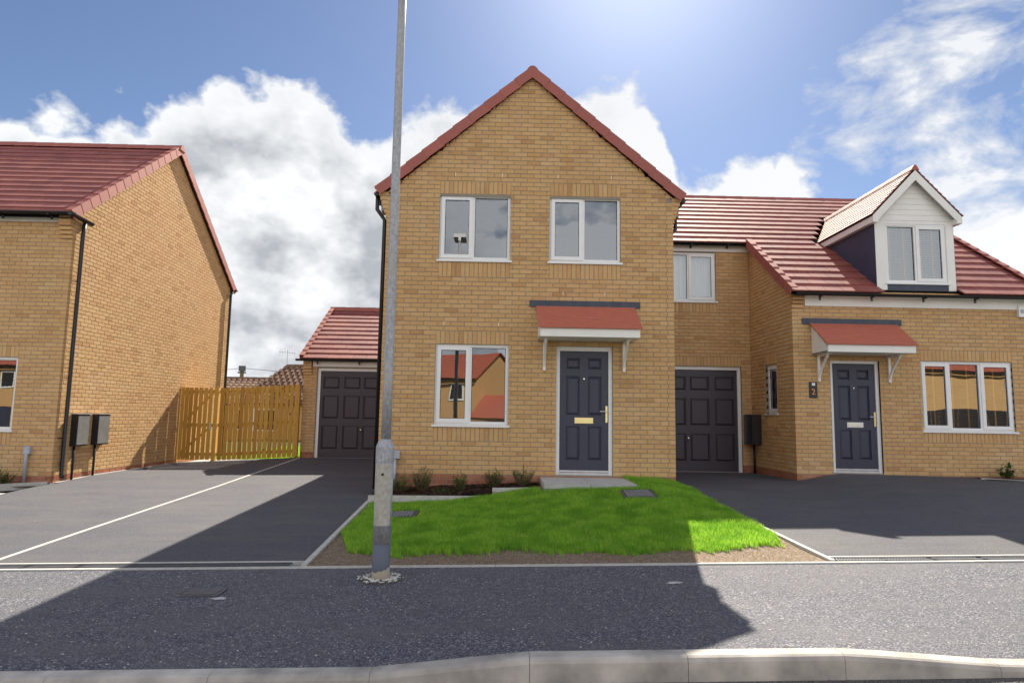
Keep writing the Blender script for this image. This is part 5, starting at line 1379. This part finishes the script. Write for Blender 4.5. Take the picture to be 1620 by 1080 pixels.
# ------------------------------------------------------------------ beyond the gardens
def far_bungalow(name, x0, x1, y, zr, ze, dep, label, aerial=False, slant=0.0):
    t = thing(name, ((x0 + x1) / 2, y, -1.9), label, 'house', 'brown roofed houses beyond the gardens'); F = front(y)
    w_ = MB(); w_.abox(x0 + .3, x1 - .3, y + .3, y + dep * 2 - .3, -1.95, ze - .02); w_.build('wall', 'brick', t)
    w2 = MB()
    for k in range(3):
        u = x0 + (x1 - x0) * (.2 + .3 * k); w2 = MB().box(front(y + .3), u - .6, u + .6, 0, .04, -.9, .2); wn_ = w2.build('window', 'upvc', t); MB().box(front(y + .3), u - .52, u + .52, .041, .045, -.82, .12).build('pane', 'dark', wn_)
    rf = MB(); rf.quad((x0, y, ze), (x1, y, ze), (x1, y + dep, zr), (x0 + slant, y + dep, zr)); rf.quad((x0 + slant, y + dep, zr), (x1, y + dep, zr), (x1, y + 2 * dep, ze), (x0, y + 2 * dep, ze)); rf.quad((x0, y, ze), (x0 + slant, y + dep, zr), (x0, y + 2 * dep, ze))
    roof = rf.build('roof', 'browntile', t)
    S = unit((0, dep, zr - ze)); ln = math.hypot(dep, zr - ze); rows = int(ln / .32); N = (0, -S[2], S[1]); tl = MB(); g = ln / rows
    P = lambda u, s, n: vadd((x0, y, ze), vm((1, 0, 0), u), vm(S, s), vm(N, n))
    for i in range(rows):
        s0 = i * g; a0 = slant * (i / rows); u = a0
        while u < x1 - x0:
            p, q = u + .01, u + .29; tl.add([P(p, s0, .03), P(q, s0, .03), P(q - .07, s0, .09), P(p + .07, s0, .09), P(p, s0 + g, .01), P(q, s0 + g, .01), P(q - .07, s0 + g, .06), P(p + .07, s0 + g, .06)], [(0, 1, 2, 3), (3, 2, 6, 7), (1, 5, 6, 2), (4, 0, 3, 7)]); u += .30
    tl.build('tile_courses', 'browntile', roof, kind='stuff')
    ridge(roof, (x0 + slant, y + dep, zr + .08), (x1, y + dep, zr + .08), mat='browntile')
    if aerial:
        ax_ = x0 + slant + .0; ay = y + dep; a = MB(); a.tube([(ax_, ay, zr - .1), (ax_, ay, zr + .85)], .022, 6); m = a.build('aerial_mast', 'alu', t)
        b = MB(); b.tube([(ax_ - .45, ay, zr + .78), (ax_ + .45, ay, zr + .70)], .012, 5)
        for k in range(7): u = ax_ - .4 + k * .13; b.tube([(u, ay, zr + .55), (u, ay, zr + .95)], .008, 4)
        b.build('aerial', 'alu', t)
far_bungalow('bungalow', -19.0, -11.0, 33.5, 1.80, .35, 3.0, 'low brown tiled roof just above the timber gate')
far_bungalow('bungalow', -12.9, -5.0, 32.5, 2.46, .4, 3.0, 'brown tiled hipped roof with a television aerial beside the garage', aerial=True, slant=1.6)
tp = thing('utility_pole', (-17.3, 45, -1.9), 'slim wooden utility pole rising behind the brown roofs', 'pole')
m = MB(); m.tube([(-17.3, 45, -1.9), (-17.3, 45, 3.05)], [.16, .12], 10); m.build('pole', 'stem', tp)
m = MB(); m.tube([(-17.3, 45, 2.75), (-17.3, 45, 3.1)], .24, 8); m.abox(-17.55, -17.05, 44.9, 45.1, 2.6, 2.7); m.build('terminal', 'iron', tp)
for k, (xb, zb_) in enumerate(((-40, 2.2), (5, 3.2))):
    m = MB(); pts_ = [(-17.3 + (xb + 17.3) * q / 12, 45, 2.95 + (zb_ - 2.95) * q / 12 - .6 * math.sin(math.pi * q / 12)) for q in range(13)]; m.tube(pts_, .014, 4); m.build('wire', 'black', tp)
tt = thing('distant_tree', (-18.4, 46, -1.9), 'top of a small green tree showing beside the utility pole', 'tree')
m = MB(); m.tube([(-18.4, 46, -1.9), (-18.4, 46, 1.6)], [.14, .06], 7); m.build('trunk', 'stem', tt)
m = MB()
for k in range(900):
    a = rnd.uniform(0, 6.283); e = rnd.uniform(-1, 1); r = 1.1 * rnd.random() ** .4; c_ = Vector((-18.4 + r * math.cos(a) * math.sqrt(1 - e * e) * .8, 46 + r * math.sin(a) * math.sqrt(1 - e * e), 1.3 + r * e)); d = Vector((rnd.uniform(-1, 1), rnd.uniform(-1, 1), rnd.uniform(-1, 1))).normalized() * .09; f_ = d.cross(Vector((.3, .5, .8))).normalized() * .05
    m.add([c_ - d, c_ + f_, c_ + d, c_ - f_], [(0, 1, 2, 3)])
m.build('crown', 'leaf', tt, kind='stuff')

# ------------------------------------------------------------------ houses across the street (they show in the window panes)
def opposite_house(cx, cy, zg, rot, label, rz_=7.0, wins=True):
    t = thing('opposite_house', (0, 0, 0), label, 'house', 'houses across the street seen in the window reflections')
    m = MB(); m.abox(-4.2, 4.2, 0, 7, 0, 5.2)
    for s in (-4.2, 4.2):
        q = [(s, 0, 5.2), (s, 7, 5.2), (s, 3.5, rz_)]; m.quad(*(q if s > 0 else q[::-1]))
    m.build('wall', 'brick', t); r = MB()
    r.add([(-4.4, -.3, 5.0), (4.4, -.3, 5.0), (4.4, 3.5, rz_ + .15), (-4.4, 3.5, rz_ + .15), (-4.4, 7.3, 5.0), (4.4, 7.3, 5.0)], [(0, 1, 2, 3), (3, 2, 5, 4)])
    rf = r.build('roof', 'canopy', t); S = unit((0, 3.8, rz_ - 4.85)); ln = math.hypot(3.8, rz_ - 4.85); tl = MB()
    N = (0, -S[2], S[1])
    for i in range(14):
        s0 = i * ln / 14; P = lambda u, s, n: vadd((0, -.3, 5.0), (u, 0, 0), vm(S, s), vm(N, n))
        tl.add([P(-4.4, s0, .05), P(4.4, s0, .05), P(4.4, s0 + ln / 14, .01), P(-4.4, s0 + ln / 14, .01), P(-4.4, s0, .0), P(4.4, s0, .0)], [(0, 1, 2, 3), (4, 5, 1, 0)])
    tl.build('tile_courses', 'canopy', rf, kind='stuff')
    for (u, z) in ((-2.6, .9), (2.4, .9), (-2.6, 3.4), (2.4, 3.4), (0, 3.4)) if wins else ((-3.4, 3.9),):
        w_ = MB().box(front(0), u - .55, u + .55, .01, .05, z, z + 1.2).build('window', 'upvc', t); MB().box(front(0), u - .45, u + .45, .051, .055, z + .1, z + 1.1).build('pane', 'dark', w_)
    MB().box(front(0), -.45, .45, .01, .05, 0, 2.1).build('front_door', 'door', t)
    g = MB().box(front(0), -4.3, 4.3, .3, .42, 4.85, 4.95); g.build('gutter', 'black', t)
    p = MB(); p.abox(-7.4, -4.2, -1.0, 4.0, 0, 2.3); p.build('garage_wall', 'brick', t)
    p = MB(); p.quad((-7.6, -1.2, 2.25), (-4.2, -1.2, 2.25), (-4.2, 1.5, 3.9), (-7.6, 1.5, 3.9)).quad((-7.6, 1.5, 3.9), (-4.2, 1.5, 3.9), (-4.2, 4.2, 2.25), (-7.6, 4.2, 2.25)).quad((-7.4, -1.0, 2.3), (-7.4, 1.5, 3.85), (-7.4, 4.0, 2.3)); p.build('garage_roof', 'canopy', t)
    t.location = (cx, cy, zg); t.rotation_euler = (0, 0, rad(180 + rot))
# meshes are built around the origin, so their local z includes the eye offset
_E = EYE
EYE = 0.0
opposite_house(-5.3, -27, -.85, 28, 'brick house with red tiled roof across the street, mirrored in the lower window')
opposite_house(33, -21, .2, -8, 'brick house across the street to the right, mirrored in the wide window', wins=False)
opposite_house(-34, -22, -.5, 10, 'brick house across the street to the left, mirrored in the far left window')
opposite_house(-17, -31, -.6, 4, 'brick house across the street left of the middle one, mirrored in the glass')
EYE = _E
bf = thing('reflection_screen', (33, -17, -1.5), 'added dark board screen across the street, darkens the lower reflection in the wide window', 'fence')  # added out of view: black boards darken the lower part of the reflection
for k in range(60):
    MB().box(front(-17), 22 + k * .30, 22.28 + k * .30, -.02 + .01 * (k % 2), .01 * (k % 2), -1.8, .90).build('board', 'meterside', bf)
l2 = street_lamp(26.2, -11, -1.45, 'far street lamp across the road, mirrored in the wide window')
# ------------------------------------------------------------------ done
print('objects', len(bpy.data.objects), 'meshes', len(bpy.data.meshes))
